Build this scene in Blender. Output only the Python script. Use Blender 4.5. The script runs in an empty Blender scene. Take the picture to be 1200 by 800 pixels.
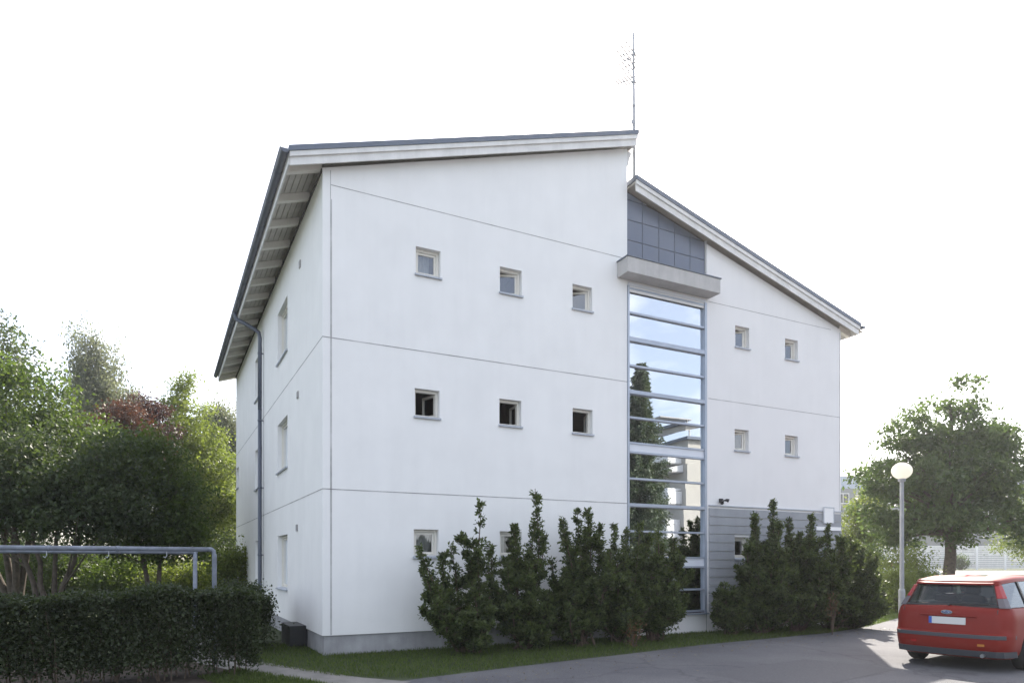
import bpy, bmesh, math, random
import numpy as np
from mathutils import Vector, Matrix

C = bpy.context.scene.collection
SC = bpy.context.scene
PI = math.pi
R = math.radians

# ------------------------------------------------------------------ camera, sky, sun, exposure
cam_d = bpy.data.cameras.new("camera")
cam_d.lens = 24.0
cam_d.sensor_width = 36.0
cam_d.shift_y = 0.215
cam_d.clip_start = 0.1
cam_d.clip_end = 3000.0
cam = bpy.data.objects.new("camera", cam_d)
cam.location = (0, 0, 1.7)
cam.rotation_euler = (R(90), 0, 0)
C.objects.link(cam)
SC.camera = cam

SUN_AZ, SUN_EL = 20.5, 41.0          # azimuth clockwise from +Y (the viewing direction)
W = bpy.data.worlds.new("World")
SC.world = W
W.use_nodes = True
nt = W.node_tree
nt.nodes.clear()
out = nt.nodes.new("ShaderNodeOutputWorld")
bg = nt.nodes.new("ShaderNodeBackground")
sky = nt.nodes.new("ShaderNodeTexSky")
sky.sky_type = 'NISHITA'
sky.sun_disc = False
sky.sun_elevation = R(SUN_EL)
sky.sun_rotation = R(SUN_AZ)
sky.altitude = 100
sky.air_density = 0.85
sky.dust_density = 3.0
sky.ozone_density = 1.2
bg.inputs['Strength'].default_value = 0.15
# thin scattered fair-weather cloud
tc = nt.nodes.new("ShaderNodeTexCoord")
mp = nt.nodes.new("ShaderNodeMapping")
mp.inputs['Scale'].default_value = (2.2, 2.2, 5.0)
no = nt.nodes.new("ShaderNodeTexNoise")
no.inputs['Scale'].default_value = 2.0
no.inputs['Detail'].default_value = 7
no.inputs['Roughness'].default_value = 0.55
cr = nt.nodes.new("ShaderNodeValToRGB")
cr.color_ramp.elements[0].position = 0.50
cr.color_ramp.elements[1].position = 0.72
cr.color_ramp.elements[0].color = (0.27, 0.27, 0.27, 1)
cr.color_ramp.elements[1].color = (0.85, 0.85, 0.85, 1)
mx = nt.nodes.new("ShaderNodeMixRGB")
mx.inputs['Color2'].default_value = (6.6, 6.5, 6.4, 1)
L = nt.links.new
L(tc.outputs['Generated'], mp.inputs['Vector'])
L(mp.outputs['Vector'], no.inputs['Vector'])
L(no.outputs['Fac'], cr.inputs['Fac'])
L(cr.outputs['Color'], mx.inputs['Fac'])
L(sky.outputs['Color'], mx.inputs['Color1'])
L(mx.outputs['Color'], bg.inputs['Color'])
L(bg.outputs['Background'], out.inputs['Surface'])

sun_d = bpy.data.lights.new("sun", 'SUN')
sun_d.energy = 4.5
sun_d.angle = R(0.53)
sun_d.color = (1.0, 0.93, 0.82)
sun = bpy.data.objects.new("sun", sun_d)
sdir = Vector((math.sin(R(SUN_AZ)) * math.cos(R(SUN_EL)), math.cos(R(SUN_AZ)) * math.cos(R(SUN_EL)), math.sin(R(SUN_EL))))
sun.rotation_euler = sdir.to_track_quat('Z', 'Y').to_euler()
sun.location = sdir * 60
C.objects.link(sun)

SC.view_settings.view_transform = 'Standard'
SC.view_settings.look = 'None'
SC.view_settings.exposure = 1.36
SC.view_settings.gamma = 1.0
SC.view_settings.use_curve_mapping = False
SC.render.engine = 'CYCLES'
SC.cycles.max_bounces = 8
SC.cycles.transparent_max_bounces = 16
SC.cycles.use_denoising = True

# ------------------------------------------------------------------ building frame
TH = R(27.3)
EX = Vector((math.cos(TH), math.sin(TH), 0))
EY = Vector((-math.sin(TH), math.cos(TH), 0))
P0 = Vector((-3.431, 12.364, 0))


def wl(s, t, z=0.0):
    "building coordinates (along the front, into depth, up) to the world"
    return P0 + EX * s + EY * t + Vector((0, 0, z))


def gz(x, y):
    k = min(1, max(0, (y - 34) / 34))
    return 0.9 * k * k * (3 - 2 * k)


# ------------------------------------------------------------------ materials
def mat(name, col, rough=0.7, metal=0.0, spec=0.4, noise=0.0, nscale=5.0, bump=0.0, bscale=40.0, streak=0.0, detail=6, coat=0.0):
    m = bpy.data.materials.new(name)
    m.use_nodes = True
    n = m.node_tree
    p = n.nodes['Principled BSDF']
    p.inputs['Base Color'].default_value = (*col, 1)
    p.inputs['Roughness'].default_value = rough
    p.inputs['Metallic'].default_value = metal
    p.inputs['Specular IOR Level'].default_value = spec
    p.inputs['Coat Weight'].default_value = coat
    p.inputs['Coat Roughness'].default_value = 0.05
    if noise or bump or streak:
        t = n.nodes.new("ShaderNodeTexCoord")
    cur = None
    if noise:
        a = n.nodes.new("ShaderNodeTexNoise")
        a.inputs['Scale'].default_value = nscale
        a.inputs['Detail'].default_value = detail
        a.inputs['Roughness'].default_value = 0.6
        n.links.new(t.outputs['Object'], a.inputs['Vector'])
        r = n.nodes.new("ShaderNodeMapRange")
        r.inputs['From Min'].default_value = 0.3
        r.inputs['From Max'].default_value = 0.7
        r.inputs['To Min'].default_value = 1 - noise
        r.inputs['To Max'].default_value = 1 + noise
        n.links.new(a.outputs['Fac'], r.inputs['Value'])
        cur = r.outputs['Result']
    if streak:
        mpn = n.nodes.new("ShaderNodeMapping")
        mpn.inputs['Scale'].default_value = (3.0, 3.0, 0.22)
        n.links.new(t.outputs['Object'], mpn.inputs['Vector'])
        a2 = n.nodes.new("ShaderNodeTexNoise")
        a2.inputs['Scale'].default_value = 1.6
        a2.inputs['Detail'].default_value = 8
        a2.inputs['Roughness'].default_value = 0.65
        n.links.new(mpn.outputs['Vector'], a2.inputs['Vector'])
        r2 = n.nodes.new("ShaderNodeMapRange")
        r2.inputs['From Min'].default_value = 0.42
        r2.inputs['From Max'].default_value = 0.75
        r2.inputs['To Min'].default_value = 1.0
        r2.inputs['To Max'].default_value = 1 - streak
        n.links.new(a2.outputs['Fac'], r2.inputs['Value'])
        if cur is None:
            cur = r2.outputs['Result']
        else:
            mm = n.nodes.new("ShaderNodeMath")
            mm.operation = 'MULTIPLY'
            n.links.new(cur, mm.inputs[0])
            n.links.new(r2.outputs['Result'], mm.inputs[1])
            cur = mm.outputs[0]
    if cur is not None:
        v = n.nodes.new("ShaderNodeMixRGB")
        v.blend_type = 'MULTIPLY'
        v.inputs['Fac'].default_value = 1
        v.inputs['Color1'].default_value = (*col, 1)
        n.links.new(cur, v.inputs['Color2'])
        n.links.new(v.outputs['Color'], p.inputs['Base Color'])
    if bump:
        b = n.nodes.new("ShaderNodeTexNoise")
        b.inputs['Scale'].default_value = bscale
        b.inputs['Detail'].default_value = 4
        n.links.new(t.outputs['Object'], b.inputs['Vector'])
        bn = n.nodes.new("ShaderNodeBump")
        bn.inputs['Strength'].default_value = bump
        bn.inputs['Distance'].default_value = 0.02
        n.links.new(b.outputs['Fac'], bn.inputs['Height'])
        n.links.new(bn.outputs['Normal'], p.inputs['Normal'])
    return m


def leaf_mat(name, dark, light, trans=0.35, tcol=None, rough=0.5, spec=0.35):
    m = bpy.data.materials.new(name)
    m.use_nodes = True
    n = m.node_tree
    p = n.nodes['Principled BSDF']
    o = n.nodes['Material Output']
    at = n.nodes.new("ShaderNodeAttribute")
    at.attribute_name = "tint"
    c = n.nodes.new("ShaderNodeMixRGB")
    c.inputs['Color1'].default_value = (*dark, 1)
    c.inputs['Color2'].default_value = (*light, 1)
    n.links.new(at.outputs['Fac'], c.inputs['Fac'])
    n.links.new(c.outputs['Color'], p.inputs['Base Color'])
    p.inputs['Roughness'].default_value = rough
    p.inputs['Specular IOR Level'].default_value = spec
    tr = n.nodes.new("ShaderNodeBsdfTranslucent")
    tm = n.nodes.new("ShaderNodeMixRGB")
    tm.blend_type = 'MULTIPLY'
    tm.inputs['Fac'].default_value = 1
    tm.inputs['Color2'].default_value = (*(tcol or (1.95, 2.0, 0.95)), 1)
    n.links.new(c.outputs['Color'], tm.inputs['Color1'])
    n.links.new(tm.outputs['Color'], tr.inputs['Color'])
    mxs = n.nodes.new("ShaderNodeMixShader")
    mxs.inputs['Fac'].default_value = trans
    n.links.new(p.outputs['BSDF'], mxs.inputs[1])
    n.links.new(tr.outputs['BSDF'], mxs.inputs[2])
    n.links.new(mxs.outputs['Shader'], o.inputs['Surface'])
    return m


def glass_mat(name, tint, refl_col, base=0.0, ior=1.9, rough=0.01):
    "clear pane: what lies behind shows through, reflection by Fresnel plus a coating"
    m = bpy.data.materials.new(name)
    m.use_nodes = True
    n = m.node_tree
    n.nodes.remove(n.nodes['Principled BSDF'])
    o = n.nodes['Material Output']
    tr = n.nodes.new("ShaderNodeBsdfTransparent")
    tr.inputs['Color'].default_value = (*tint, 1)
    gl = n.nodes.new("ShaderNodeBsdfGlossy")
    gl.inputs['Color'].default_value = (*refl_col, 1)
    gl.inputs['Roughness'].default_value = rough
    fr = n.nodes.new("ShaderNodeFresnel")
    fr.inputs['IOR'].default_value = ior
    ad = n.nodes.new("ShaderNodeMath")
    ad.operation = 'ADD'
    ad.use_clamp = True
    ad.inputs[1].default_value = base
    n.links.new(fr.outputs['Fac'], ad.inputs[0])
    mxs = n.nodes.new("ShaderNodeMixShader")
    n.links.new(ad.outputs[0], mxs.inputs['Fac'])
    n.links.new(tr.outputs['BSDF'], mxs.inputs[1])
    n.links.new(gl.outputs['BSDF'], mxs.inputs[2])
    n.links.new(mxs.outputs['Shader'], o.inputs['Surface'])
    return m


M = {}
M['render'] = mat('white_render', (0.81, 0.805, 0.79), 0.85, noise=0.035, nscale=1.2, bump=0.12, bscale=120, streak=0.03)
M['render_grey'] = mat('off_white_render', (0.76, 0.75, 0.74), 0.85, noise=0.025, nscale=1.2, bump=0.12, bscale=120, streak=0.03)
M['joint'] = mat('joint_sealant', (0.36, 0.35, 0.35), 0.8, noise=0.45, nscale=2.2)
M['plinth'] = mat('plinth_concrete', (0.34, 0.34, 0.35), 0.9, noise=0.18, nscale=2.5, bump=0.3, bscale=50, streak=0.2)
M['roof'] = mat('roof_sheet', (0.10, 0.125, 0.17), 0.45, spec=0.5, noise=0.08, nscale=3)
M['gutter'] = mat('gutter_steel', (0.085, 0.10, 0.135), 0.4, spec=0.5)
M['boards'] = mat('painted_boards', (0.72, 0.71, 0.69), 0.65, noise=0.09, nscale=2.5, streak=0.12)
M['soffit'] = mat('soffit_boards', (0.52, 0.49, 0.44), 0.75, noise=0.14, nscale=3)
M['rafter'] = mat('rafter_paint', (0.76, 0.73, 0.67), 0.7, noise=0.06, nscale=4)
M['gap'] = mat('dark_gap', (0.04, 0.04, 0.04), 0.9)
M['frame'] = mat('window_frame_paint', (0.74, 0.71, 0.64), 0.5, noise=0.04, nscale=6)
M['sill'] = mat('sill_sheet', (0.40, 0.43, 0.48), 0.4, spec=0.5, noise=0.06, nscale=6)
M['alu'] = mat('aluminium', (0.36, 0.40, 0.47), 0.4, metal=0.4, noise=0.05, nscale=4)
M['spandrel'] = mat('spandrel_sheet', (0.62, 0.65, 0.70), 0.4, spec=0.5, noise=0.03, nscale=3)
M['tile'] = mat('blue_grey_panel', (0.095, 0.120, 0.175), 0.3, spec=0.5, noise=0.06, nscale=2)
M['concrete'] = mat('canopy_concrete', (0.46, 0.45, 0.44), 0.85, noise=0.10, nscale=2.5, bump=0.15, bscale=40, streak=0.15)
M['clad'] = mat('grey_boarding', (0.30, 0.31, 0.33), 0.7, noise=0.07, nscale=3, streak=0.10)
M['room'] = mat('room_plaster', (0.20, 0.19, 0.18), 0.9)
M['curtain'] = mat('curtain_cloth', (0.62, 0.62, 0.60), 0.9, noise=0.1, nscale=8)
M['pane'] = glass_mat('window_glass', (0.86, 0.88, 0.88), (0.90, 0.94, 1.0), 0.07)
M['stairglass'] = glass_mat('coated_glass', (0.36, 0.41, 0.44), (0.90, 0.95, 1.0), 0.50, 1.9)
M['galv'] = mat('galvanised_steel', (0.42, 0.44, 0.47), 0.45, metal=0.6, noise=0.10, nscale=9)
M['paintblue'] = mat('worn_pipe_paint', (0.17, 0.19, 0.23), 0.55, noise=0.3, nscale=7, bump=0.1, bscale=60)
M['mast'] = mat('pale_mast_steel', (0.40, 0.41, 0.43), 0.5)
M['pole'] = mat('painted_pole', (0.27, 0.28, 0.30), 0.5, noise=0.12, nscale=6)
M['black'] = mat('black_plastic', (0.025, 0.025, 0.027), 0.5)
M['white'] = mat('white_sheet', (0.80, 0.80, 0.80), 0.5, noise=0.03, nscale=5)
M['bark'] = mat('bark', (0.085, 0.068, 0.052), 0.9, noise=0.35, nscale=9, bump=0.6, bscale=25)
M['birchbark'] = mat('birch_bark', (0.50, 0.48, 0.45), 0.8, noise=0.45, nscale=4, bump=0.2, bscale=20)
M['twig'] = mat('twig', (0.11, 0.082, 0.06), 0.9, noise=0.3, nscale=14)

LF = {}
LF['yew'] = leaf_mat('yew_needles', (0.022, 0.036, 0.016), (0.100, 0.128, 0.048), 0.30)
LF['hedge'] = leaf_mat('hedge_leaves', (0.021, 0.031, 0.014), (0.046, 0.062, 0.025), 0.30)
LF['dark'] = leaf_mat('dark_tree_leaves', (0.029, 0.045, 0.022), (0.060, 0.082, 0.034), 0.36)
LF['mid'] = leaf_mat('mid_green_leaves', (0.034, 0.058, 0.018), (0.080, 0.112, 0.030), 0.42)
LF['purple'] = leaf_mat('purple_leaves', (0.036, 0.026, 0.026), (0.075, 0.042, 0.038), 0.28, (1.6, 1.2, 1.0))
LF['lime'] = leaf_mat('broad_leaves', (0.034, 0.058, 0.026), (0.084, 0.122, 0.046), 0.42)
LF['bright'] = leaf_mat('bright_leaves', (0.078, 0.104, 0.032), (0.150, 0.180, 0.056), 0.45)
LF['birch'] = leaf_mat('birch_leaves', (0.090, 0.105, 0.075), (0.165, 0.180, 0.130), 0.45, (1.8, 1.8, 1.3))  # leaf colour lightened to stand in for glare from the bright sky
LF['red'] = leaf_mat('copper_leaves', (0.048, 0.028, 0.022), (0.095, 0.052, 0.034), 0.30, (1.8, 1.2, 0.8))
LF['spruce'] = leaf_mat('spruce_needles', (0.040, 0.062, 0.036), (0.090, 0.120, 0.070), 0.15)


# ------------------------------------------------------------------ mesh helpers
class MB:
    def __init__(self):
        self.v = []
        self.f = []
        self.m = []

    def quad(self, a, b, c, d, mi=0):
        i = len(self.v)
        self.v += [tuple(a), tuple(b), tuple(c), tuple(d)]
        self.f.append((i, i + 1, i + 2, i + 3))
        self.m.append(mi)

    def poly(self, pts, mi=0):
        i = len(self.v)
        self.v += [tuple(p) for p in pts]
        self.f.append(tuple(range(i, i + len(pts))))
        self.m.append(mi)

    def box(self, x0, x1, y0, y1, z0, z1, mi=0):
        self.hexa([(x0, y0, z0), (x1, y0, z0), (x1, y1, z0), (x0, y1, z0), (x0, y0, z1), (x1, y0, z1), (x1, y1, z1), (x0, y1, z1)], mi)

    def hexa(self, p, mi=0):
        i = len(self.v)
        self.v += [tuple(q) for q in p]
        for f in ((3, 2, 1, 0), (4, 5, 6, 7), (0, 1, 5, 4), (1, 2, 6, 5), (2, 3, 7, 6), (3, 0, 4, 7)):
            self.f.append(tuple(i + k for k in f))
            self.m.append(mi)

    def prism(self, prof, a, b, mi=0):
        "profile [(x, z)] extruded along y from a to b"
        n = len(prof)
        i = len(self.v)
        self.v += [(x, a, z) for x, z in prof] + [(x, b, z) for x, z in prof]
        for k in range(n):
            k2 = (k + 1) % n
            self.f.append((i + k, i + k2, i + n + k2, i + n + k))
            self.m.append(mi)
        self.f.append(tuple(i + n - 1 - k for k in range(n)))
        self.f.append(tuple(i + n + k for k in range(n)))
        self.m += [mi, mi]

    def tube(self, pts, rad, n=8, mi=0, cap=True):
        pts = [Vector(p) for p in pts]
        if not hasattr(rad, '__len__'):
            rad = [rad] * len(pts)
        i0 = len(self.v)
        up = Vector((0.13, 0.31, 1)).normalized()
        for k, p in enumerate(pts):
            d = (pts[min(k + 1, len(pts) - 1)] - pts[max(k - 1, 0)])
            d = d.normalized() if d.length > 1e-9 else Vector((0, 0, 1))
            u = d.cross(up)
            if u.length < 0.15:
                u = d.cross(Vector((1, 0.2, 0)))
            u.normalize()
            w = d.cross(u)
            for j in range(n):
                a = 2 * PI * j / n
                self.v.append(tuple(p + (u * math.cos(a) + w * math.sin(a)) * rad[k]))
        for k in range(len(pts) - 1):
            for j in range(n):
                j2 = (j + 1) % n
                self.f.append((i0 + k * n + j, i0 + k * n + j2, i0 + (k + 1) * n + j2, i0 + (k + 1) * n + j))
                self.m.append(mi)
        if cap:
            self.f.append(tuple(i0 + n - 1 - j for j in range(n)))
            e = i0 + (len(pts) - 1) * n
            self.f.append(tuple(e + j for j in range(n)))
            self.m += [mi, mi]

    def lathe(self, prof, n=24, mi=0, origin=(0, 0, 0)):
        "prof [(r, z)] turned about z"
        i0 = len(self.v)
        ox, oy, oz = origin
        for r, z in prof:
            for j in range(n):
                a = 2 * PI * j / n
                self.v.append((ox + r * math.cos(a), oy + r * math.sin(a), oz + z))
        for k in range(len(prof) - 1):
            for j in range(n):
                j2 = (j + 1) % n
                self.f.append((i0 + k * n + j, i0 + k * n + j2, i0 + (k + 1) * n + j2, i0 + (k + 1) * n + j))
                self.m.append(mi)

    def build(self, name, mats, parent=None, smooth=False, bevel=0.0, weld=False):
        me = bpy.data.meshes.new(name)
        me.from_pydata(self.v, [], self.f)
        if not isinstance(mats, (list, tuple)):
            mats = [mats]
        for m in mats:
            me.materials.append(m)
        me.polygons.foreach_set('material_index', self.m)
        if weld:
            b = bmesh.new()
            b.from_mesh(me)
            bmesh.ops.remove_doubles(b, verts=b.verts, dist=1e-4)
            bmesh.ops.recalc_face_normals(b, faces=b.faces)
            b.to_mesh(me)
            b.free()
        if smooth:
            me.polygons.foreach_set('use_smooth', [True] * len(me.polygons))
        me.update()
        o = bpy.data.objects.new(name, me)
        C.objects.link(o)
        if parent is not None:
            o.parent = parent
        if bevel:
            bv = o.modifiers.new('bevel', 'BEVEL')
            bv.width = bevel
            bv.segments = 2
            bv.limit_method = 'ANGLE'
        return o


def tag(o, label=None, cat=None, group=None, kind=None):
    if label:
        o['label'] = label
    if cat:
        o['category'] = cat
    if group:
        o['group'] = group
    if kind:
        o['kind'] = kind
    return o


def empty(name, loc=(0, 0, 0), rz=0.0):
    o = bpy.data.objects.new(name, None)
    o.empty_display_size = 0.2
    C.objects.link(o)
    o.location = loc
    o.rotation_euler = (0, 0, rz)
    return o


def copy_tree(o, parent=None):
    c = o.copy()
    C.objects.link(c)
    c.parent = parent
    for ch in list(o.children):
        copy_tree(ch, c)
    return c


# ------------------------------------------------------------------ foliage helpers
def unit(a):
    return a / np.maximum(np.linalg.norm(a, axis=1, keepdims=True), 1e-9)


def leaf_cloud(name, P, size, aspect, m, parent, tint, rng, nbias=(0, 0, 0.5), dirs=None, fold=0.12):
    P = np.asarray(P, dtype=np.float64)
    N = len(P)
    size = np.broadcast_to(np.asarray(size, dtype=np.float64), (N,))[:, None]
    if dirs is None:
        n = unit(rng.normal(size=(N, 3)) + np.asarray(nbias))
        d = unit(np.cross(n, rng.normal(size=(N, 3))))
    else:
        d = unit(dirs)
        n = unit(np.cross(d, rng.normal(size=(N, 3))))
    w = np.cross(n, d)
    a = P
    b = P + d * size * 0.45 + w * size * aspect * 0.5 + n * size * fold
    c = P + d * size
    e = P + d * size * 0.45 - w * size * aspect * 0.5 + n * size * fold
    V = np.stack([a, b, c, e], axis=1).reshape(-1, 3)
    me = bpy.data.meshes.new(name)
    me.vertices.add(4 * N)
    me.vertices.foreach_set('co', V.astype(np.float32).ravel())
    me.loops.add(4 * N)
    me.loops.foreach_set('vertex_index', np.arange(4 * N, dtype=np.int32))
    me.polygons.add(N)
    me.polygons.foreach_set('loop_start', np.arange(0, 4 * N, 4, dtype=np.int32))
    me.materials.append(m)
    at = me.attributes.new('tint', 'FLOAT', 'FACE')
    at.data.foreach_set('value', np.clip(np.asarray(tint, dtype=np.float32), 0, 1))
    me.update(calc_edges=True)
    o = bpy.data.objects.new(name, me)
    C.objects.link(o)
    if parent is not None:
        o.parent = parent
    return o


def ball(rng, n, p=0.45):
    d = unit(rng.normal(size=(n, 3)))
    return d * (rng.random((n, 1)) ** p)


def tree(name, label, loc, lobes, n_clumps, clump_r, n_leaves, leaf, m, seed, trunk_r=0.12, trunk_top=None, bark='bark',
         stems=((0, 0),), cat='tree', group=None, flat=0.6, aspect=0.55, n_branch=40, dirs=None, lean=(0, 0), min_z=None, p=0.45, fork=0.22):
    rng = np.random.default_rng(seed)
    rnd = random.Random(seed)
    root = tag(empty(name, loc), label, cat, group)
    lobes = np.asarray(lobes, dtype=float)
    vol = (lobes[:, 3] * lobes[:, 4] * lobes[:, 5]) ** 0.8
    pick = rng.choice(len(lobes), n_clumps, p=vol / vol.sum())
    cen = lobes[pick, :3] + ball(rng, n_clumps, p) * lobes[pick, 3:6]
    if min_z is not None:
        cen[:, 2] = np.maximum(cen[:, 2], min_z + rng.random(n_clumps) * 0.5)
    ctint = rng.random(n_clumps)
    cs = clump_r * (0.6 + 0.8 * rng.random(n_clumps))
    cnt = np.maximum(6, (n_leaves * (cs / clump_r) ** 2 * (0.6 + 0.8 * rng.random(n_clumps)))).astype(int)
    idx = np.repeat(np.arange(n_clumps), cnt)
    off = rng.normal(size=(len(idx), 3)) * 0.5
    off[:, 2] *= flat
    P = cen[idx] + off * cs[idx][:, None]
    tint = 0.55 * ctint[idx] + 0.45 * rng.random(len(idx))
    D = None
    if dirs is not None:
        D = rng.normal(size=(len(idx), 3)) * 0.5 + np.asarray(dirs)
    leaf_cloud('crown', P, leaf * (0.65 + 0.7 * rng.random(len(idx))), aspect, m, root, tint, rng, dirs=D)
    tb = MB()
    zt = trunk_top if trunk_top else cen[:, 2].max() * 0.85
    ax = []
    for (dx, dy) in stems:
        pts, rad = [], []
        K = 9
        for k in range(K):
            q = k / (K - 1)
            pts.append((dx * q ** 0.8 * 1.0 + 0.06 * rnd.uniform(-1, 1) * (k > 0) + lean[0] * q, dy * q ** 0.8 + 0.06 * rnd.uniform(-1, 1) * (k > 0) + lean[1] * q, zt * q - 0.05))
            rad.append(trunk_r * (1 - 0.86 * q) * (1.25 if k == 0 else 1))
        tb.tube(pts, rad, 9)
        ax.append([Vector(p) for p in pts])
    order = rng.permutation(n_clumps)[:n_branch]
    for ci in order:
        c = Vector(cen[ci])
        a = min(ax, key=lambda pts: min((p - c).length for p in pts))
        hd = math.hypot(c.x - a[4].x, c.y - a[4].y)
        z0 = max(zt * fork, min(zt * 0.9, c.z - hd * rnd.uniform(0.4, 0.9)))
        q = min(1, max(0, z0 / zt))
        k = min(7, int(q * 8))
        s = a[k].lerp(a[k + 1], q * 8 - k)
        mid = s.lerp(c, 0.5) + Vector((rnd.uniform(-.12, .12), rnd.uniform(-.12, .12), 0.12 * hd * rnd.uniform(-0.2, 1)))
        r0 = trunk_r * (1 - 0.8 * q) * 0.45
        tb.tube([s, s.lerp(mid, 0.55), mid, mid.lerp(c, 0.6), c], [r0, r0 * 0.8, r0 * 0.6, r0 * 0.38, 0.006], 5, cap=False)
    tb.build('trunk', M[bark], root, smooth=True)
    return root


# ------------------------------------------------------------------ ground, road, path
def sheet(name, pts, z, m, kind='structure'):
    b = MB()
    b.poly([(x, y, z) for x, y in pts])
    o = b.build(name, m)
    return tag(o, kind=kind)


def ground_mat():
    m = mat('lawn_soil', (0.042, 0.056, 0.020), 0.95, noise=0.35, nscale=0.9, bump=0.5, bscale=30)
    return m


def asphalt_mat():
    m = bpy.data.materials.new('asphalt')
    m.use_nodes = True
    n = m.node_tree
    p = n.nodes['Principled BSDF']
    t = n.nodes.new("ShaderNodeTexCoord")
    big = n.nodes.new("ShaderNodeTexNoise")
    big.inputs['Scale'].default_value = 0.45
    big.inputs['Detail'].default_value = 6
    big.inputs['Roughness'].default_value = 0.62
    fine = n.nodes.new("ShaderNodeTexNoise")
    fine.inputs['Scale'].default_value = 70
    fine.inputs['Detail'].default_value = 3
    vor = n.nodes.new("ShaderNodeTexVoronoi")
    vor.inputs['Scale'].default_value = 110
    for x in (big, fine, vor):
        n.links.new(t.outputs['Object'], x.inputs['Vector'])
    r = n.nodes.new("ShaderNodeValToRGB")
    r.color_ramp.elements[0].position = 0.36
    r.color_ramp.elements[1].position = 0.66
    r.color_ramp.elements[0].color = (0.082, 0.082, 0.092, 1)
    r.color_ramp.elements[1].color = (0.130, 0.128, 0.134, 1)
    n.links.new(big.outputs['Fac'], r.inputs['Fac'])
    mr = n.nodes.new("ShaderNodeMapRange")
    mr.inputs['From Min'].default_value = 0.3
    mr.inputs['From Max'].default_value = 0.7
    mr.inputs['To Min'].default_value = 0.72
    mr.inputs['To Max'].default_value = 1.3
    n.links.new(fine.outputs['Fac'], mr.inputs['Value'])
    x = n.nodes.new("ShaderNodeMixRGB")
    x.blend_type = 'MULTIPLY'
    x.inputs['Fac'].default_value = 1
    n.links.new(r.outputs['Color'], x.inputs['Color1'])
    n.links.new(mr.outputs['Result'], x.inputs['Color2'])
    # cracks and tar seams
    wv = n.nodes.new("ShaderNodeTexVoronoi")
    wv.feature = 'DISTANCE_TO_EDGE'
    wv.inputs['Scale'].default_value = 0.32
    wn = n.nodes.new("ShaderNodeTexNoise")
    wn.inputs['Scale'].default_value = 1.6
    wn.inputs['Detail'].default_value = 5
    va = n.nodes.new("ShaderNodeVectorMath")
    va.operation = 'MULTIPLY_ADD'
    va.inputs[1].default_value = (0.7, 0.7, 0.7)
    n.links.new(t.outputs['Object'], wn.inputs['Vector'])
    n.links.new(wn.outputs['Color'], va.inputs[0])
    n.links.new(t.outputs['Object'], va.inputs[2])
    n.links.new(va.outputs['Vector'], wv.inputs['Vector'])
    lt = n.nodes.new("ShaderNodeMapRange")
    lt.inputs['From Min'].default_value = 0.004
    lt.inputs['From Max'].default_value = 0.012
    lt.inputs['To Min'].default_value = 0.78
    lt.inputs['To Max'].default_value = 1.0
    n.links.new(wv.outputs['Distance'], lt.inputs['Value'])
    x2 = n.nodes.new("ShaderNodeMixRGB")
    x2.blend_type = 'MULTIPLY'
    x2.inputs['Fac'].default_value = 1
    n.links.new(x.outputs['Color'], x2.inputs['Color1'])
    n.links.new(lt.outputs['Result'], x2.inputs['Color2'])
    n.links.new(x2.outputs['Color'], p.inputs['Base Color'])
    p.inputs['Roughness'].default_value = 0.85
    p.inputs['Specular IOR Level'].default_value = 0.35
    bn = n.nodes.new("ShaderNodeBump")
    bn.inputs['Strength'].default_value = 0.5
    bn.inputs['Distance'].default_value = 0.006
    n.links.new(vor.outputs['Distance'], bn.inputs['Height'])
    n.links.new(bn.outputs['Normal'], p.inputs['Normal'])
    return m


M['lawn'] = ground_mat()
M['asphalt'] = asphalt_mat()
M['path'] = mat('gravel_path', (0.21, 0.20, 0.185), 0.95, noise=0.22, nscale=3, bump=0.6, bscale=90)
M['pave'] = mat('paving', (0.30, 0.29, 0.28), 0.9, noise=0.12, nscale=2)
M['soil'] = mat('bed_soil', (0.050, 0.036, 0.026), 0.95, noise=0.4, nscale=5, bump=0.8, bscale=25)

gb = MB()
ys = [-900, -120, -40, 0, 20, 34, 38, 42, 46, 50, 54, 58, 62, 66, 70, 90, 150, 400, 1500]
xs = [-1500, -200, -60, -20, 0, 20, 60, 200, 1500]
for j in range(len(ys) - 1):
    for i in range(len(xs) - 1):
        gb.quad(*[(x, y, gz(x, y)) for x, y in ((xs[i], ys[j]), (xs[i + 1], ys[j]), (xs[i + 1], ys[j + 1]), (xs[i], ys[j + 1]))])
tag(gb.build('ground', M['lawn'], weld=True, smooth=True), kind='structure')

FRONT_EDGE = [(-12, 3.2), (-6.5, 6.4), (-4.2, 7.7), (-2.6, 8.75), (-1.95, 9.4), (-1.35, 9.95), (0.08, 11.06), (2.08, 12.55), (3.87, 13.95), (5.67, 15.1), (7.6, 16.35), (9.33, 17.9), (11.4, 20.3), (14.4, 24.0), (21.5, 33)]
sheet('road', FRONT_EDGE + [(46, 33), (70, 20), (70, -40), (-40, -40), (-40, 3)], 0.004, M['asphalt'])


M['patch'] = mat('asphalt_repair', (0.084, 0.084, 0.092), 0.8, noise=0.22, nscale=30, bump=0.4, bscale=90)
sheet('road_repair', [(2.9, 10.4), (5.1, 11.9), (5.9, 11.2), (6.0, 10.7), (4.3, 9.4), (3.3, 9.7)], 0.008, M['patch'])


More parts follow.
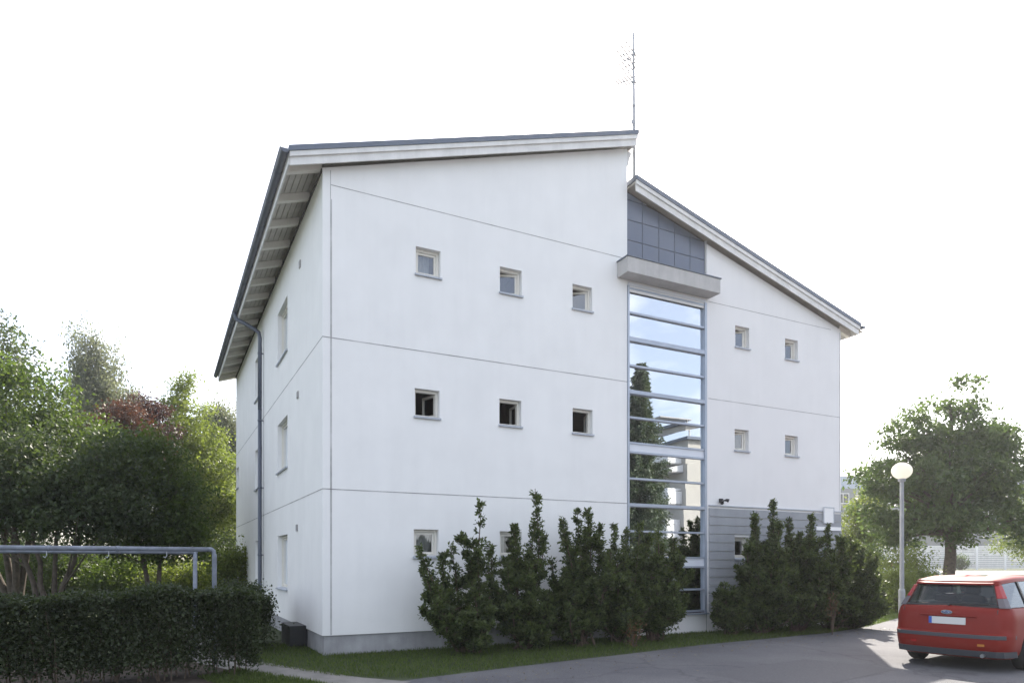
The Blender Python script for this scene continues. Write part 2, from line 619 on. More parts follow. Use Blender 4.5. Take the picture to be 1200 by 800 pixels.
def strip(name, pts, w, z, m):
    b = MB()
    L_, R_ = [], []
    for k, p in enumerate(pts):
        a = Vector(pts[max(0, k - 1)])
        c = Vector(pts[min(len(pts) - 1, k + 1)])
        d = (c - a).normalized()
        nrm = Vector((-d.y, d.x))
        ww = w[k] if hasattr(w, '__len__') else w
        L_.append(Vector(p) + nrm * ww / 2)
        R_.append(Vector(p) - nrm * ww / 2)
    for k in range(len(pts) - 1):
        q = [R_[k], R_[k + 1], L_[k + 1], L_[k]]
        b.quad(*[(v.x, v.y, z + gz(v.x, v.y)) for v in q])
    return tag(b.build(name, m), kind='structure')


strip('path', [(-1.7, 9.25), (-2.4, 9.72), (-3.2, 10.3), (-4.1, 10.95), (-5.0, 11.75), (-5.75, 12.9), (-6.6, 14.8), (-8.2, 18), (-11, 23)], [1.0, 0.7, 0.72, 0.8, 0.8, 0.8, 0.9, 1.0, 1.2], 0.008, M['path'])
strip('footpath', [(9.2, 24.6), (14.6, 25.3), (20, 26.0), (60, 31)], 2.0, 0.012, M['pave'])
strip('far_street', [(10, 59), (40, 59.5), (100, 60)], 8.0, 0.03, M['pave'])

# ------------------------------------------------------------------ the house
house = empty('apartment_building', P0, TH)
tag(house, 'white rendered three storey apartment house with split sloping roof and tall glazed stairwell', 'apartment building')
S1, S2, SE, TE = 6.8, 9.18, 14.05, 15.7
DP = 0.13                                  # window reveal depth


def zl(s):
    return 8.83 + 0.328 * s              # left wall head


def zr(s):
    return 10.06 - 0.272 * (s - S1)      # right wall head


def front_f(a, z, d):
    return (a, d, z)


def side_f(a, z, d):
    return (d, a, z)


def wall_grid(b, f, a0, a1, z0, top, holes, depth, mi=0):
    "one wall face with openings and their reveals; top(a) is the sloping head"
    zf = min(top(a0), top(a1))
    As = sorted({a0, a1} | {h[0] for h in holes} | {h[1] for h in holes})
    Zs = sorted({z0, zf} | {h[2] for h in holes} | {h[3] for h in holes})
    for i in range(len(As) - 1):
        for j in range(len(Zs) - 1):
            am, zm = (As[i] + As[i + 1]) / 2, (Zs[j] + Zs[j + 1]) / 2
            if any(h[0] < am < h[1] and h[2] < zm < h[3] for h in holes):
                continue
            b.quad(f(As[i], Zs[j], 0), f(As[i + 1], Zs[j], 0), f(As[i + 1], Zs[j + 1], 0), f(As[i], Zs[j + 1], 0), mi)
        if top(As[i]) > zf + 1e-4 or top(As[i + 1]) > zf + 1e-4:
            b.quad(f(As[i], zf, 0), f(As[i + 1], zf, 0), f(As[i + 1], top(As[i + 1]), 0), f(As[i], top(As[i]), 0), mi)
    for (p, q, r, s) in holes:
        D = depth + 0.06
        b.quad(f(p, r, 0), f(p, s, 0), f(p, s, D), f(p, r, D), mi)
        b.quad(f(q, r, 0), f(q, s, 0), f(q, s, D), f(q, r, D), mi)
        b.quad(f(p, r, 0), f(q, r, 0), f(q, r, D), f(p, r, D), mi)
        b.quad(f(p, s, 0), f(q, s, 0), f(q, s, D), f(p, s, D), mi)


def fbox(b, f, a0, a1, z0, z1, d0, d1, mi=0):
    b.hexa([f(a0, z0, d0), f(a1, z0, d0), f(a1, z0, d1), f(a0, z0, d1), f(a0, z1, d0), f(a1, z1, d0), f(a1, z1, d1), f(a0, z1, d1)], mi)


def ring(b, f, a0, a1, z0, z1, w, d0, d1):
    fbox(b, f, a0, a1, z0, z0 + w, d0, d1)
    fbox(b, f, a0, a1, z1 - w, z1, d0, d1)
    fbox(b, f, a0, a0 + w, z0 + w, z1 - w, d0, d1)
    fbox(b, f, a1 - w, a1, z0 + w, z1 - w, d0, d1)


def window(f, a0, a1, z0, z1, swing=0, mullion=None, curtain=0.0, dark=False, tone=1.0, label=None, sillw=0.05):
    "a window part: frame > sash, pane, sill, room, curtain"
    g = 0.004
    b = MB()
    w = 0.045
    ring(b, f, a0 + g, a1 - g, z0 + g, z1 - g, w, DP - 0.03, DP + 0.05)
    if mullion:
        fbox(b, f, mullion - 0.03, mullion + 0.03, z0 + w + 0.005, z1 - w - 0.005, DP - 0.028, DP + 0.048)
    fr = b.build('window', M['frame'], house)
    if label:
        fr['label'] = label
    # sheet-metal sill
    b = MB()
    b.hexa([f(a0 - 0.02, z0 - 0.035, -sillw), f(a1 + 0.02, z0 - 0.035, -sillw), f(a1 + 0.02, z0 - 0.035, -0.004), f(a0 - 0.02, z0 - 0.035, -0.004),
            f(a0 - 0.02, z0 - 0.005, -sillw), f(a1 + 0.02, z0 - 0.005, -sillw), f(a1 + 0.02, z0 + 0.012, -0.004), f(a0 - 0.02, z0 + 0.012, -0.004)])
    b.quad(f(a0 + 0.006, z0 + 0.013, -0.004), f(a1 - 0.006, z0 + 0.013, -0.004), f(a1 - 0.006, z0 + 0.028, DP - 0.032), f(a0 + 0.006, z0 + 0.028, DP - 0.032))
    b.build('sill', M['sill'], fr)
    # room behind the glass
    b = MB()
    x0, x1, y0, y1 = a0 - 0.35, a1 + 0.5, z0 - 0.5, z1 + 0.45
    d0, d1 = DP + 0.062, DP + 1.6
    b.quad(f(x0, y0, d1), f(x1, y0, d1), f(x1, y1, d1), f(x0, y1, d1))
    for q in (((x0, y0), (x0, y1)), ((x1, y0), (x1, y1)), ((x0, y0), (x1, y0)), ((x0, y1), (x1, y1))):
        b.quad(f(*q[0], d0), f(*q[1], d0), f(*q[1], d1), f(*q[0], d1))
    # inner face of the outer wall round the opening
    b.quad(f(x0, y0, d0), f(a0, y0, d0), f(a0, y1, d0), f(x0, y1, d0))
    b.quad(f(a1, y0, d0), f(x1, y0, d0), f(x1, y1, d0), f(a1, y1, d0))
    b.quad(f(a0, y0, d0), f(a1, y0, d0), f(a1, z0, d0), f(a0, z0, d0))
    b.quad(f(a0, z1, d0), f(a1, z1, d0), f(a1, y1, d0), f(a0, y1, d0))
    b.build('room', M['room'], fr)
    # sash and pane, swung inward about the right-hand stile
    lights = [(a0 + w + 0.006, a1 - w - 0.006, swing)]
    if mullion:
        lights = [(a0 + w + 0.006, mullion - 0.034, 0), (mullion + 0.034, a1 - w - 0.006, 0)]
    for (p, q, sw) in lights:
        ca, sa = math.cos(R(sw)), math.sin(R(sw))

        def fs(a, z, d, q=q, ca=ca, sa=sa):
            u = a - q
            v = d - DP
            return f(q + u * ca + v * sa, z, DP - u * sa + v * ca)
        b = MB()
        zz0, zz1 = z0 + w + 0.008, z1 - w - 0.008
        ring(b, fs, p, q, zz0, zz1, 0.042, -0.0 + DP, DP + 0.045)
        b.build('sash', M['frame'], fr)
        b = MB()
        b.quad(fs(p + 0.042, zz0 + 0.042, DP + 0.02), fs(q - 0.042, zz0 + 0.042, DP + 0.02), fs(q - 0.042, zz1 - 0.042, DP + 0.02), fs(p + 0.042, zz1 - 0.042, DP + 0.02))
        b.build('pane', M['pane'], fr)
    if curtain:
        b = MB()
        n = 14
        p, q = a0 - 0.02, a0 + (a1 - a0) * curtain
        for k in range(n):
            u0, u1 = p + (q - p) * k / n, p + (q - p) * (k + 1) / n
            e0, e1 = 0.02 * math.sin(k * 1.9), 0.02 * math.sin((k + 1) * 1.9)
            dd = DP + (0.16 if not swing else 0.40)
            b.quad(f(u0, z0 - 0.1, dd + e0), f(u1, z0 - 0.1, dd + e1), f(u1, z1 + 0.1, dd + e1), f(u0, z1 + 0.1, dd + e0))
        b.build('curtain', M['curtain'], fr)
    return fr


# openings
ZB = [(1.80, 2.33), (4.51, 5.05), (7.26, 7.79)]
front_holes = [(1.77, 2.28, *ZB[2]), (3.58, 4.09, 7.23, 7.76), (5.34, 5.85, 7.20, 7.73),
               (1.75, 2.26, *ZB[1]), (3.57, 4.08, 4.51, 5.05), (5.34, 5.86, 4.50, 5.04),
               (1.73, 2.24, *ZB[0]), (3.58, 4.09, 1.80, 2.33)]
right_holes = [(10.12, 10.60, 7.06, 7.59), (11.88, 12.36, 7.00, 7.53), (10.10, 10.58, 4.48, 5.01), (11.88, 12.36, 4.48, 5.01)]
low_right = [(10.10, 10.58, 1.78, 2.32), (11.88, 12.36, 1.78, 2.32)]
side_holes = []
for z0, z1 in ((6.60, 7.86), (3.90, 5.10), (1.06, 2.34)):
    side_holes += [(3.82, 5.30, z0, z1), (8.24, 9.80, z0, z1)]
nook = (14.75, 15.55, 4.48, 5.26)

b = MB()
wall_grid(b, front_f, 0, S1, 0.36, zl, front_holes, DP)
b.build('wall', M['render'], house, weld=True)
b = MB()
wall_grid(b, side_f, 0, TE, 0.36, lambda a: 8.83, side_holes + [nook], DP)
b.build('wall', M['render'], house, weld=True)
b = MB()
wall_grid(b, front_f, S2, SE, 3.06, zr, right_holes, DP)
wall_grid(b, front_f, S2, SE, 0.0, lambda a: 3.06, low_right, DP)
b.quad((S1, 0.012, 0), (S2, 0.012, 0), (S2, 0.012, 0.47), (S1, 0.012, 0.47))
b.quad((S1, 0.012, 7.84), (S2, 0.012, 7.84), (S2, 0.012, 8.62), (S1, 0.012, 8.62))
b.quad((S2, 0, 0.47), (S2, 0.16, 0.47), (S2, 0.16, 9.5), (S2, 0, 9.5))
b.build('wall', M['render_grey'], house)
b = MB()                                   # end wall, back wall and the upstand between the two roofs
b.quad((SE, 0, 0), (SE, TE, 0), (SE, TE, zr(SE)), (SE, 0, zr(SE)))
b.poly([(0, TE, 0), (S1, TE, 0), (S1, TE, zl(S1)), (0, TE, zl(0))])
b.poly([(S1, TE, 0), (SE, TE, 0), (SE, TE, zr(SE)), (S1, TE, zr(S1))])
b.quad((S1, 0, 8.6), (S1, TE, 8.6), (S1, TE, zl(S1)), (S1, 0, zl(S1)))
b.build('wall', M['render'], house)

# joints between the wall panels
b = MB()
for z in (3.025, 5.78):
    fbox(b, front_f, 0.0, S1, z - 0.0085, z + 0.0085, -0.003, 0.01)
    fbox(b, side_f, 0.0, TE, z - 0.0085, z + 0.0085, -0.003, 0.01)
fbox(b, front_f, 0.14, S1, 8.552, 8.566, -0.003, 0.01)
fbox(b, front_f, 0.138, 0.148, 0.37, 8.82, -0.003, 0.01)
fbox(b, front_f, 0.155, 0.167, 0.37, 8.3, -0.0015, 0.01)
fbox(b, front_f, S2 + 0.05, SE, 5.665, 5.679, -0.003, 0.01)
fbox(b, front_f, S2 + 0.05, SE - 0.4, 8.02, 8.032, -0.003, 0.01)
fbox(b, front_f, SE - 0.055, SE - 0.044, 3.1, 8.0, -0.003, 0.01)
b.build('panel_joint', M['joint'], house)

b = MB()                                   # concrete plinth, set back under the render
b.box(0.03, S1, 0.03, 0.2, -0.3, 0.365)
b.box(0.03, 0.2, 0.2, TE - 0.02, -0.3, 0.365)
b.build('plinth', M['plinth'], house)
b = MB()
fbox(b, side_f, 1.55, 2.6, 0.0, 0.42, -0.32, 0.02)
b.build('cellar_hatch', M['black'], house)

# windows
sw = [(0, .75), (18, 0.0), (30, 0.0), (72, 0.0), (96, 0.0), (112, 0.0), (0, .95), (0, .5)]
for h, (s_, cu) in zip(front_holes, sw):
    window(front_f, *h, swing=s_, curtain=cu)
for h, (s_, cu) in zip(right_holes + low_right, [(34, 0), (30, 0), (24, 0.4), (16, 0), (0, 0), (0, 0)]):
    window(front_f, *h, swing=s_, curtain=cu)
for h in side_holes:
    window(side_f, *h, mullion=h[0] + (h[1] - h[0]) * 0.36, curtain=0.3)
window(side_f, *nook, label='small window at the far corner of the side wall')

for (t, z) in ((2.19, 7.93), (2.45, 5.25), (2.55, 2.43)):
    b = MB()
    fbox(b, side_f, t - 0.07, t + 0.07, z - 0.07, z + 0.07, -0.025, -0.002)
    b.build('air_vent', M['joint'], house)

# grey boarding on the ground floor right of the stairs
b = MB()
z = 0.50
while z < 3.0:
    z1 = min(z + 0.198, 3.05)
    segs = [(S2 + 0.06, SE - 0.002)]
    for h in low_right:
        if z1 > h[2] - 0.03 and z < h[3]:
            segs = [x for (p, q) in segs for x in (((p, h[0] - 0.03), (h[1] + 0.03, q)) if p < h[0] < q else ((p, q),))]
    for k, (p, q) in enumerate(segs):
        b.hexa([(p, -0.030, z), (q, -0.030, z), (q, -0.002, z), (p, -0.002, z), (p, -0.018, z1), (q, -0.018, z1), (q, -0.002, z1), (p, -0.002, z1)])
    z += 0.21
b.build('cladding', M['clad'], house)
b = MB()
fbox(b, front_f, S2 + 0.05, SE + 0.005, 3.06, 3.085, -0.04, 0.0)
b.build('cladding_trim', M['sill'], house)

# stairwell glazing
GD = 0.06                                   # glass plane
zz = [0.52, 1.04, 1.58, 1.80, 2.40, 3.00, 3.60, 4.20, 4.41, 4.99, 5.57, 6.17, 6.77, 7.37, 7.92]
thick = {5.57: 0.042, 6.77: 0.048, 3.00: 0.036}
b = MB()
fbox(b, front_f, S1 + 0.005, S1 + 0.055, 0.47, 7.97, -0.02, 0.11)
fbox(b, front_f, S2 - 0.07, S2 - 0.005, 0.47, 7.97, -0.02, 0.11)
for z in zz:
    t = thick.get(z, 0.022)
    fbox(b, front_f, S1 + 0.056, S2 - 0.071, z - t, z + t, -0.015 if t > 0.03 else 0.0, 0.105)
    if t > 0.03:
        fbox(b, front_f, S1 + 0.056, S2 - 0.071, z - t - 0.012, z - t - 0.002, 0.02, 0.1)
glz = b.build('stairwell_glazing', M['alu'], house)
for k in range(len(zz) - 1):
    z0, z1 = zz[k] + thick.get(zz[k], 0.022), zz[k + 1] - thick.get(zz[k + 1], 0.022)
    b = MB()
    if zz[k] in (1.58, 4.20):
        fbox(b, front_f, S1 + 0.056, S2 - 0.071, z0 + 0.001, z1 - 0.001, 0.02, 0.06)
        b.build('spandrel', M['spandrel'], glz)
    else:
        e = [random.Random(k * 7 + q).uniform(-0.004, 0.004) for q in range(4)]
        b.quad((S1 + 0.056, GD + e[0], z0), (S2 - 0.071, GD + e[1], z0), (S2 - 0.071, GD + e[2], z1), (S1 + 0.056, GD + e[3], z1))
        b.build('pane', M['stairglass'], glz)
b = MB()
fbox(b, front_f, S1 + 0.03, S2 - 0.03, 7.975, 8.05, -0.01, 0.1)
b.build('head_flashing', M['spandrel'], glz)
b = MB()
fbox(b, front_f, S1, S2 + 0.03, 0.44, 0.468, -0.07, 0.1)
b.build('sill', M['alu'], glz)
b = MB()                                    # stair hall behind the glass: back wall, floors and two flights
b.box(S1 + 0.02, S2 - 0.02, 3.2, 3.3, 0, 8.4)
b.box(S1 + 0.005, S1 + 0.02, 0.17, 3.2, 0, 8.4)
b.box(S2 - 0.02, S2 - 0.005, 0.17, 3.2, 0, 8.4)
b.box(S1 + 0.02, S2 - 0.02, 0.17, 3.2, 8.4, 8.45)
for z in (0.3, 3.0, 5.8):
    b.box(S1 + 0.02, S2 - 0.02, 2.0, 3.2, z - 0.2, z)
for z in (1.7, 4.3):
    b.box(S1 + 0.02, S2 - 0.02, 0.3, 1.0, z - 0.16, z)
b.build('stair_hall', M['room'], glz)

# panelled field above the canopy
b = MB()
b.poly([(S1 + 0.004, 0.075, 8.55), (S2 - 0.004, 0.075, 8.55), (S2 - 0.004, 0.075, zr(S2) + .1), (S1 + 0.004, 0.075, zr(S1) + .1)])
cols = [S1 + 0.01, 7.27, 7.75, 8.22, 8.70, S2 - 0.01]
rows = [8.60, 9.03, 9.49, 9.94, 10.4]
cl = b.build('panel_field', M['gap'], house)
for i in range(5):
    for j in range(4):
        p, q = cols[i] + 0.008, cols[i + 1] - 0.008
        z0, z1 = rows[j] + 0.008, rows[j + 1] - 0.008
        t0, t1 = min(z1, zr(p) + 0.05), min(z1, zr(q) + 0.05)
        if t0 - z0 < 0.03:
            continue
        b = MB()
        if t1 > z0 + 0.01:
            b.hexa([(p, 0.05, z0), (q, 0.05, z0), (q, 0.073, z0), (p, 0.073, z0), (p, 0.05, t0), (q, 0.05, t1), (q, 0.073, t1), (p, 0.073, t0)])
        else:
            xe = p + (q - p) * (t0 - z0) / max(1e-6, t0 - t1)
            b.prism([(p, z0), (xe, z0), (p, t0)], 0.05, 0.073)
        b.build('panel', M['tile'], cl)

# canopy box over the stair window
b = MB()
b.box(6.52, 9.24, -0.40, -0.003, 8.08, 8.42)
b.build('canopy', M['concrete'], house, bevel=0.008)
b = MB()
b.box(6.50, 9.26, -0.42, -0.003, 8.422, 8.445)
b.build('canopy_flashing', M['roof'], house)

# ------------------------------------------------------------------ roofs
RL0, RL1 = -0.63, 6.93
RR0, RR1 = 6.86, 14.55
T0, T1 = -0.27, TE + 0.27


def tl(s):
    return 9.13 + 0.325 * s


def tr_(s):
    return 10.38 - 0.272 * (s - 6.8)


def slab(s0, s1, fz, up, dn):
    return [(s0, fz(s0) - dn), (s1, fz(s1) - dn), (s1, fz(s1) - up), (s0, fz(s0) - up)]


def make_roof(fz, s0, s1, eave_s, wall_s, sgn):
    b = MB()
    b.prism(slab(s0, s1, fz, 0.0, 0.095), T0, T1)
    n = int(abs(s1 - s0) / 0.5)
    L0 = T0 + 0.02
    k = T0 + 0.45
    while k < T1:                            # standing seams
        b.prism([(s0 + .02, fz(s0 + .02) + 0.001), (s1 - .02, fz(s1 - .02) + 0.001), (s1 - .02, fz(s1 - .02) + 0.03), (s0 + .02, fz(s0 + .02) + 0.03)], k, k + 0.015)
        k += 0.5
    roof = b.build('roof', M['roof'], house)
    for (a, c) in ((T0 + 0.02, T0 + 0.055), (T1 - 0.055, T1 - 0.02)):
        b = MB()
        b.prism(slab(s0 + 0.015, s1 - 0.015, fz, 0.097, 0.185), a, c)
        b.build('verge_board', M['boards'], roof)
    for (a, c) in ((T0 + 0.057, T0 + 0.085), (T1 - 0.085, T1 - 0.057)):
        b = MB()
        b.prism(slab(s0 + 0.03, s1 - 0.03, fz, 0.13, 0.325), a, c)
        b.build('verge_board', M['boards'], roof)
    # soffit boards running along the eave
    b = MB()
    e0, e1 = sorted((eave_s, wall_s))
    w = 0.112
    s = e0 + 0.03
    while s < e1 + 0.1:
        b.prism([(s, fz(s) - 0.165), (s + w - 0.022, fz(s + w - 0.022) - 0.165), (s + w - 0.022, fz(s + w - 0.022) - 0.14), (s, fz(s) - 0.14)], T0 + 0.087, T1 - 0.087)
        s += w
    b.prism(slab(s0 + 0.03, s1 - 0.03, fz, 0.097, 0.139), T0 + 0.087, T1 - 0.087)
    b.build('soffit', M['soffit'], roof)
    t = 0.06
    while t < TE + 0.1:                       # rafter tails
        b = MB()
        b.prism(slab(e0 + 0.03, e1 - 0.004, fz, 0.166, 0.31), t, t + 0.10)
        b.build('rafter', M['rafter'], roof)
        t += 1.12
    for tv in (0.03, TE - 0.05):
        pass
    b = MB()                                   # fascia behind the gutter
    fs = eave_s + 0.0
    b.prism([(fs + sgn * 0.002, fz(fs) - 0.30), (fs + sgn * 0.028, fz(fs) - 0.30), (fs + sgn * 0.028, fz(fs) - 0.10), (fs + sgn * 0.002, fz(fs) - 0.10)], T0 + 0.087, T1 - 0.087)
    b.build('fascia', M['boards'], roof)
    b = MB()                                   # dark strip painted as the shadow gap under the wall head
    hs = wall_s - sgn * 0.012
    b.prism([(hs - 0.01, fz(hs) - 0.36), (hs + 0.01, fz(hs) - 0.36), (hs + 0.01, fz(hs) - 0.30), (hs - 0.01, fz(hs) - 0.30)], 0.02, TE)
    b.build('shadow_gap', M['gap'], roof)
    # half-round gutter
    gs, gzv, gr = eave_s - sgn * 0.075, fz(eave_s) - 0.085, 0.072
    prof = []
    for k in range(11):
        a = PI + PI * k / 10
        prof.append((gs + gr * math.cos(a), gzv + gr * math.sin(a)))
    for k in range(10, -1, -1):
        a = PI + PI * k / 10
        prof.append((gs + (gr - 0.008) * math.cos(a), gzv + (gr - 0.008) * math.sin(a)))
    b = MB()
    b.prism(prof, T0 - 0.02, T1 + 0.02)
    for a in (T0 - 0.024, T1 + 0.021):
        b.prism(prof[:11], a, a + 0.003)
    b.tube([(gs - sgn * gr, T0 - 0.02, gzv), (gs - sgn * gr, T1 + 0.02, gzv)], 0.011, 6)
    t = T0 + 0.7
    pr2 = []
    for k in range(9):
        a = PI + PI * k / 8
        pr2.append((gs + (gr + 0.009) * math.cos(a), gzv + (gr + 0.009) * math.sin(a)))
    while t < T1:
        b.prism(pr2 + [(gs + gr + 0.009, gzv + 0.012), (gs - gr - 0.009, gzv + 0.012)], t, t + 0.03)
        t += 1.12
    b.build('gutter', M['gutter'], roof)
    return roof, gs, gzv


roofL, gsL, gzL = make_roof(tl, RL0, RL1, RL0, 0.0, 1)
roofR, gsR, gzR = make_roof(tr_, RR0, RR1, RR1, SE, -1)
b = MB()                                        # ridge-end fascia of the higher roof and its bracket
b.prism([(RL1 - 0.06, tl(RL1) - 0.325), (RL1 - 0.03, tl(RL1) - 0.325), (RL1 - 0.03, tl(RL1) - 0.10), (RL1 - 0.06, tl(RL1) - 0.10)], T0 + 0.09, T1 - 0.09)
b.prism([(S1 + 0.003, tl(S1) - 0.66), (S1 + 0.04, tl(S1) - 0.64), (S1 + 0.07, tl(S1) - 0.48), (S1 + 0.115, tl(S1) - 0.40), (S1 + 0.115, tl(S1) - 0.33), (S1 + 0.003, tl(S1) - 0.33)], 0.004, 0.09)
b.build('ridge_fascia', M['boards'], roofL)
b = MB()
b.tube([(0.35, 0.6, tl(0.35) - 0.05), (0.36, 0.6, tl(0.35) + 0.30)], 0.035, 10)
b.tube([(0.36, 0.6, tl(0.35) + 0.29), (0.47, 0.6, tl(0.35) + 0.36)], 0.04, 10)
b.build('roof_vent', M['gutter'], roofL)

# downpipe with swan neck
b = MB()
tp = 7.9
b.tube([(gsL, tp + 0.45, gzL - 0.04), (gsL, tp + 0.44, gzL - 0.16), (gsL + 0.05, tp + 0.40, gzL - 0.26), (gsL + 0.22, tp + 0.28, gzL - 0.36), (-0.22, tp + 0.08, gzL - 0.56), (-0.12, tp + 0.01, gzL - 0.66), (-0.10, tp, gzL - 0.80), (-0.10, tp, 6.0)], 0.055, 12)
b.tube([(-0.10, tp, 6.0), (-0.10, tp, 0.25), (-0.14, tp, 0.12), (-0.28, tp, 0.06)], 0.0545, 12)
for z in (7.6, 5.7, 3.8, 1.9):
    b.tube([(-0.10, tp, z - 0.02), (-0.10, tp, z + 0.02)], 0.064, 12)
    b.box(-0.05, -0.002, tp - 0.02, tp + 0.02, z - 0.012, z + 0.012)
b.build('downpipe', M['gutter'], house, smooth=True)

# antenna mast on the lower roof, just beyond the higher one
ma = empty('antenna_mast', wl(6.98, -0.02, tr_(6.98)), TH)
tag(ma, 'tall thin antenna mast rising from the top of the lower roof', 'antenna')
b = MB()
H = 13.72 - tr_(6.98)
b.tube([(0, 0, -0.02), (0.0, 0, 1.6), (-0.01, 0, H * 0.75)], 0.034, 8)
b.tube([(-0.01, 0, H * 0.75), (-0.012, 0, H)], 0.028, 8)
for z in (1.15, 1.75, 2.28, 2.92):
    b.tube([(-0.006, 0, z - 0.03), (-0.006, 0, z + 0.03)], 0.045, 8)
b.build('mast', M['mast'], ma, smooth=True)
for (z, n, ln, w0) in ((3.02, 5, 0.34, 0.26), (2.72, 4, 0.30, 0.18), (2.40, 6, 0.40, 0.18)):       # two aerials, booms pointing off behind the house
    b = MB()
    dirx, diry = -0.45, 0.89
    b.tube([(0.04, -0.07, z), (dirx * ln, diry * ln, z)], 0.012, 6)
    for k in range(n):
        q = 0.05 + (k / (n - 1)) * (ln - 0.05)
        cx_, cy_ = dirx * q, diry * q
        hw = 1.3 * w0 * (0.55 + 0.45 * (1 - k / n))
        b.tube([(cx_ - diry * hw, cy_ + dirx * hw, z + 0.01), (cx_ + diry * hw, cy_ - dirx * hw, z + 0.01)], 0.016, 5)
    b.build('aerial', M['mast'], ma)
b = MB()
b.tube([(0.0, -0.03, 3.32), (0.05, -0.03, 3.34), (0.075, -0.03, 3.45), (0.08, -0.03, 3.6)], 0.010, 6)
b.build('dipole', M['mast'], ma)
b = MB()
b.tube([(-0.03, -0.03, 3.0), (-0.10, -0.03, 2.4), (-0.17, -0.03, 1.75), (-0.10, -0.03, 1.4), (-0.02, -0.02, 1.15)], 0.007, 5)
b.box(-0.10, -0.06, -0.05, -0.02, 1.30, 1.37)
b.build('cable', M['mast'], ma)

# notices and camera on the cladding
nb = MB()
nb.box(0, 0.42, -0.02, 0.0, 0, 0.44)
no_ = empty('notice_board', wl(13.29, -0.034, 2.74), TH)
tag(no_, 'blank white upright notice on the grey boarding at the corner of the house', 'notice')
nb.build('board', M['white'], no_)
nb = MB()
for (p, q, r, s) in ((0.0, 0.42, 0.0, 0.02), (0, 0.42, 0.42, 0.44), (0, 0.02, 0.02, 0.42), (0.40, 0.42, 0.02, 0.42)):
    nb.box(p, q, -0.03, -0.021, r, s)
nb.build('frame', M['sill'], no_)
wp = empty('wall_sign', wl(13.02, -0.034, 2.55), TH)
tag(wp, 'narrow white horizontal sign below the upright notice on the grey boarding', 'sign')
nb = MB()
nb.box(0, 0.98, -0.018, 0, 0, 0.10)
nb.build('plate', M['white'], wp)
nb = MB()
nb.box(0.0, 0.98, -0.026, -0.019, -0.006, 0.006)
nb.build('lip', M['sill'], wp)

sl = empty('security_lamp', wl(9.62, -0.004, 3.2), TH)
tag(sl, 'small black twin-headed security light fixed above the grey boarding beside the glazing', 'lamp')
b = MB()
b.box(-0.05, 0.05, -0.05, 0.0, -0.05, 0.05)
b.tube([(0, -0.05, 0), (0, -0.12, -0.01)], 0.018, 8)
b.build('bracket', M['black'], sl)
for s_ in (-1, 1):
    b = MB()
    b.tube([(s_ * 0.02, -0.10, 0.0), (s_ * 0.07, -0.14, -0.02 + 0.03 * s_), (s_ * 0.11, -0.17, -0.04 + 0.03 * s_)], [0.015, 0.035, 0.045], 10)
    b.build('lamp_head', M['black'], sl)


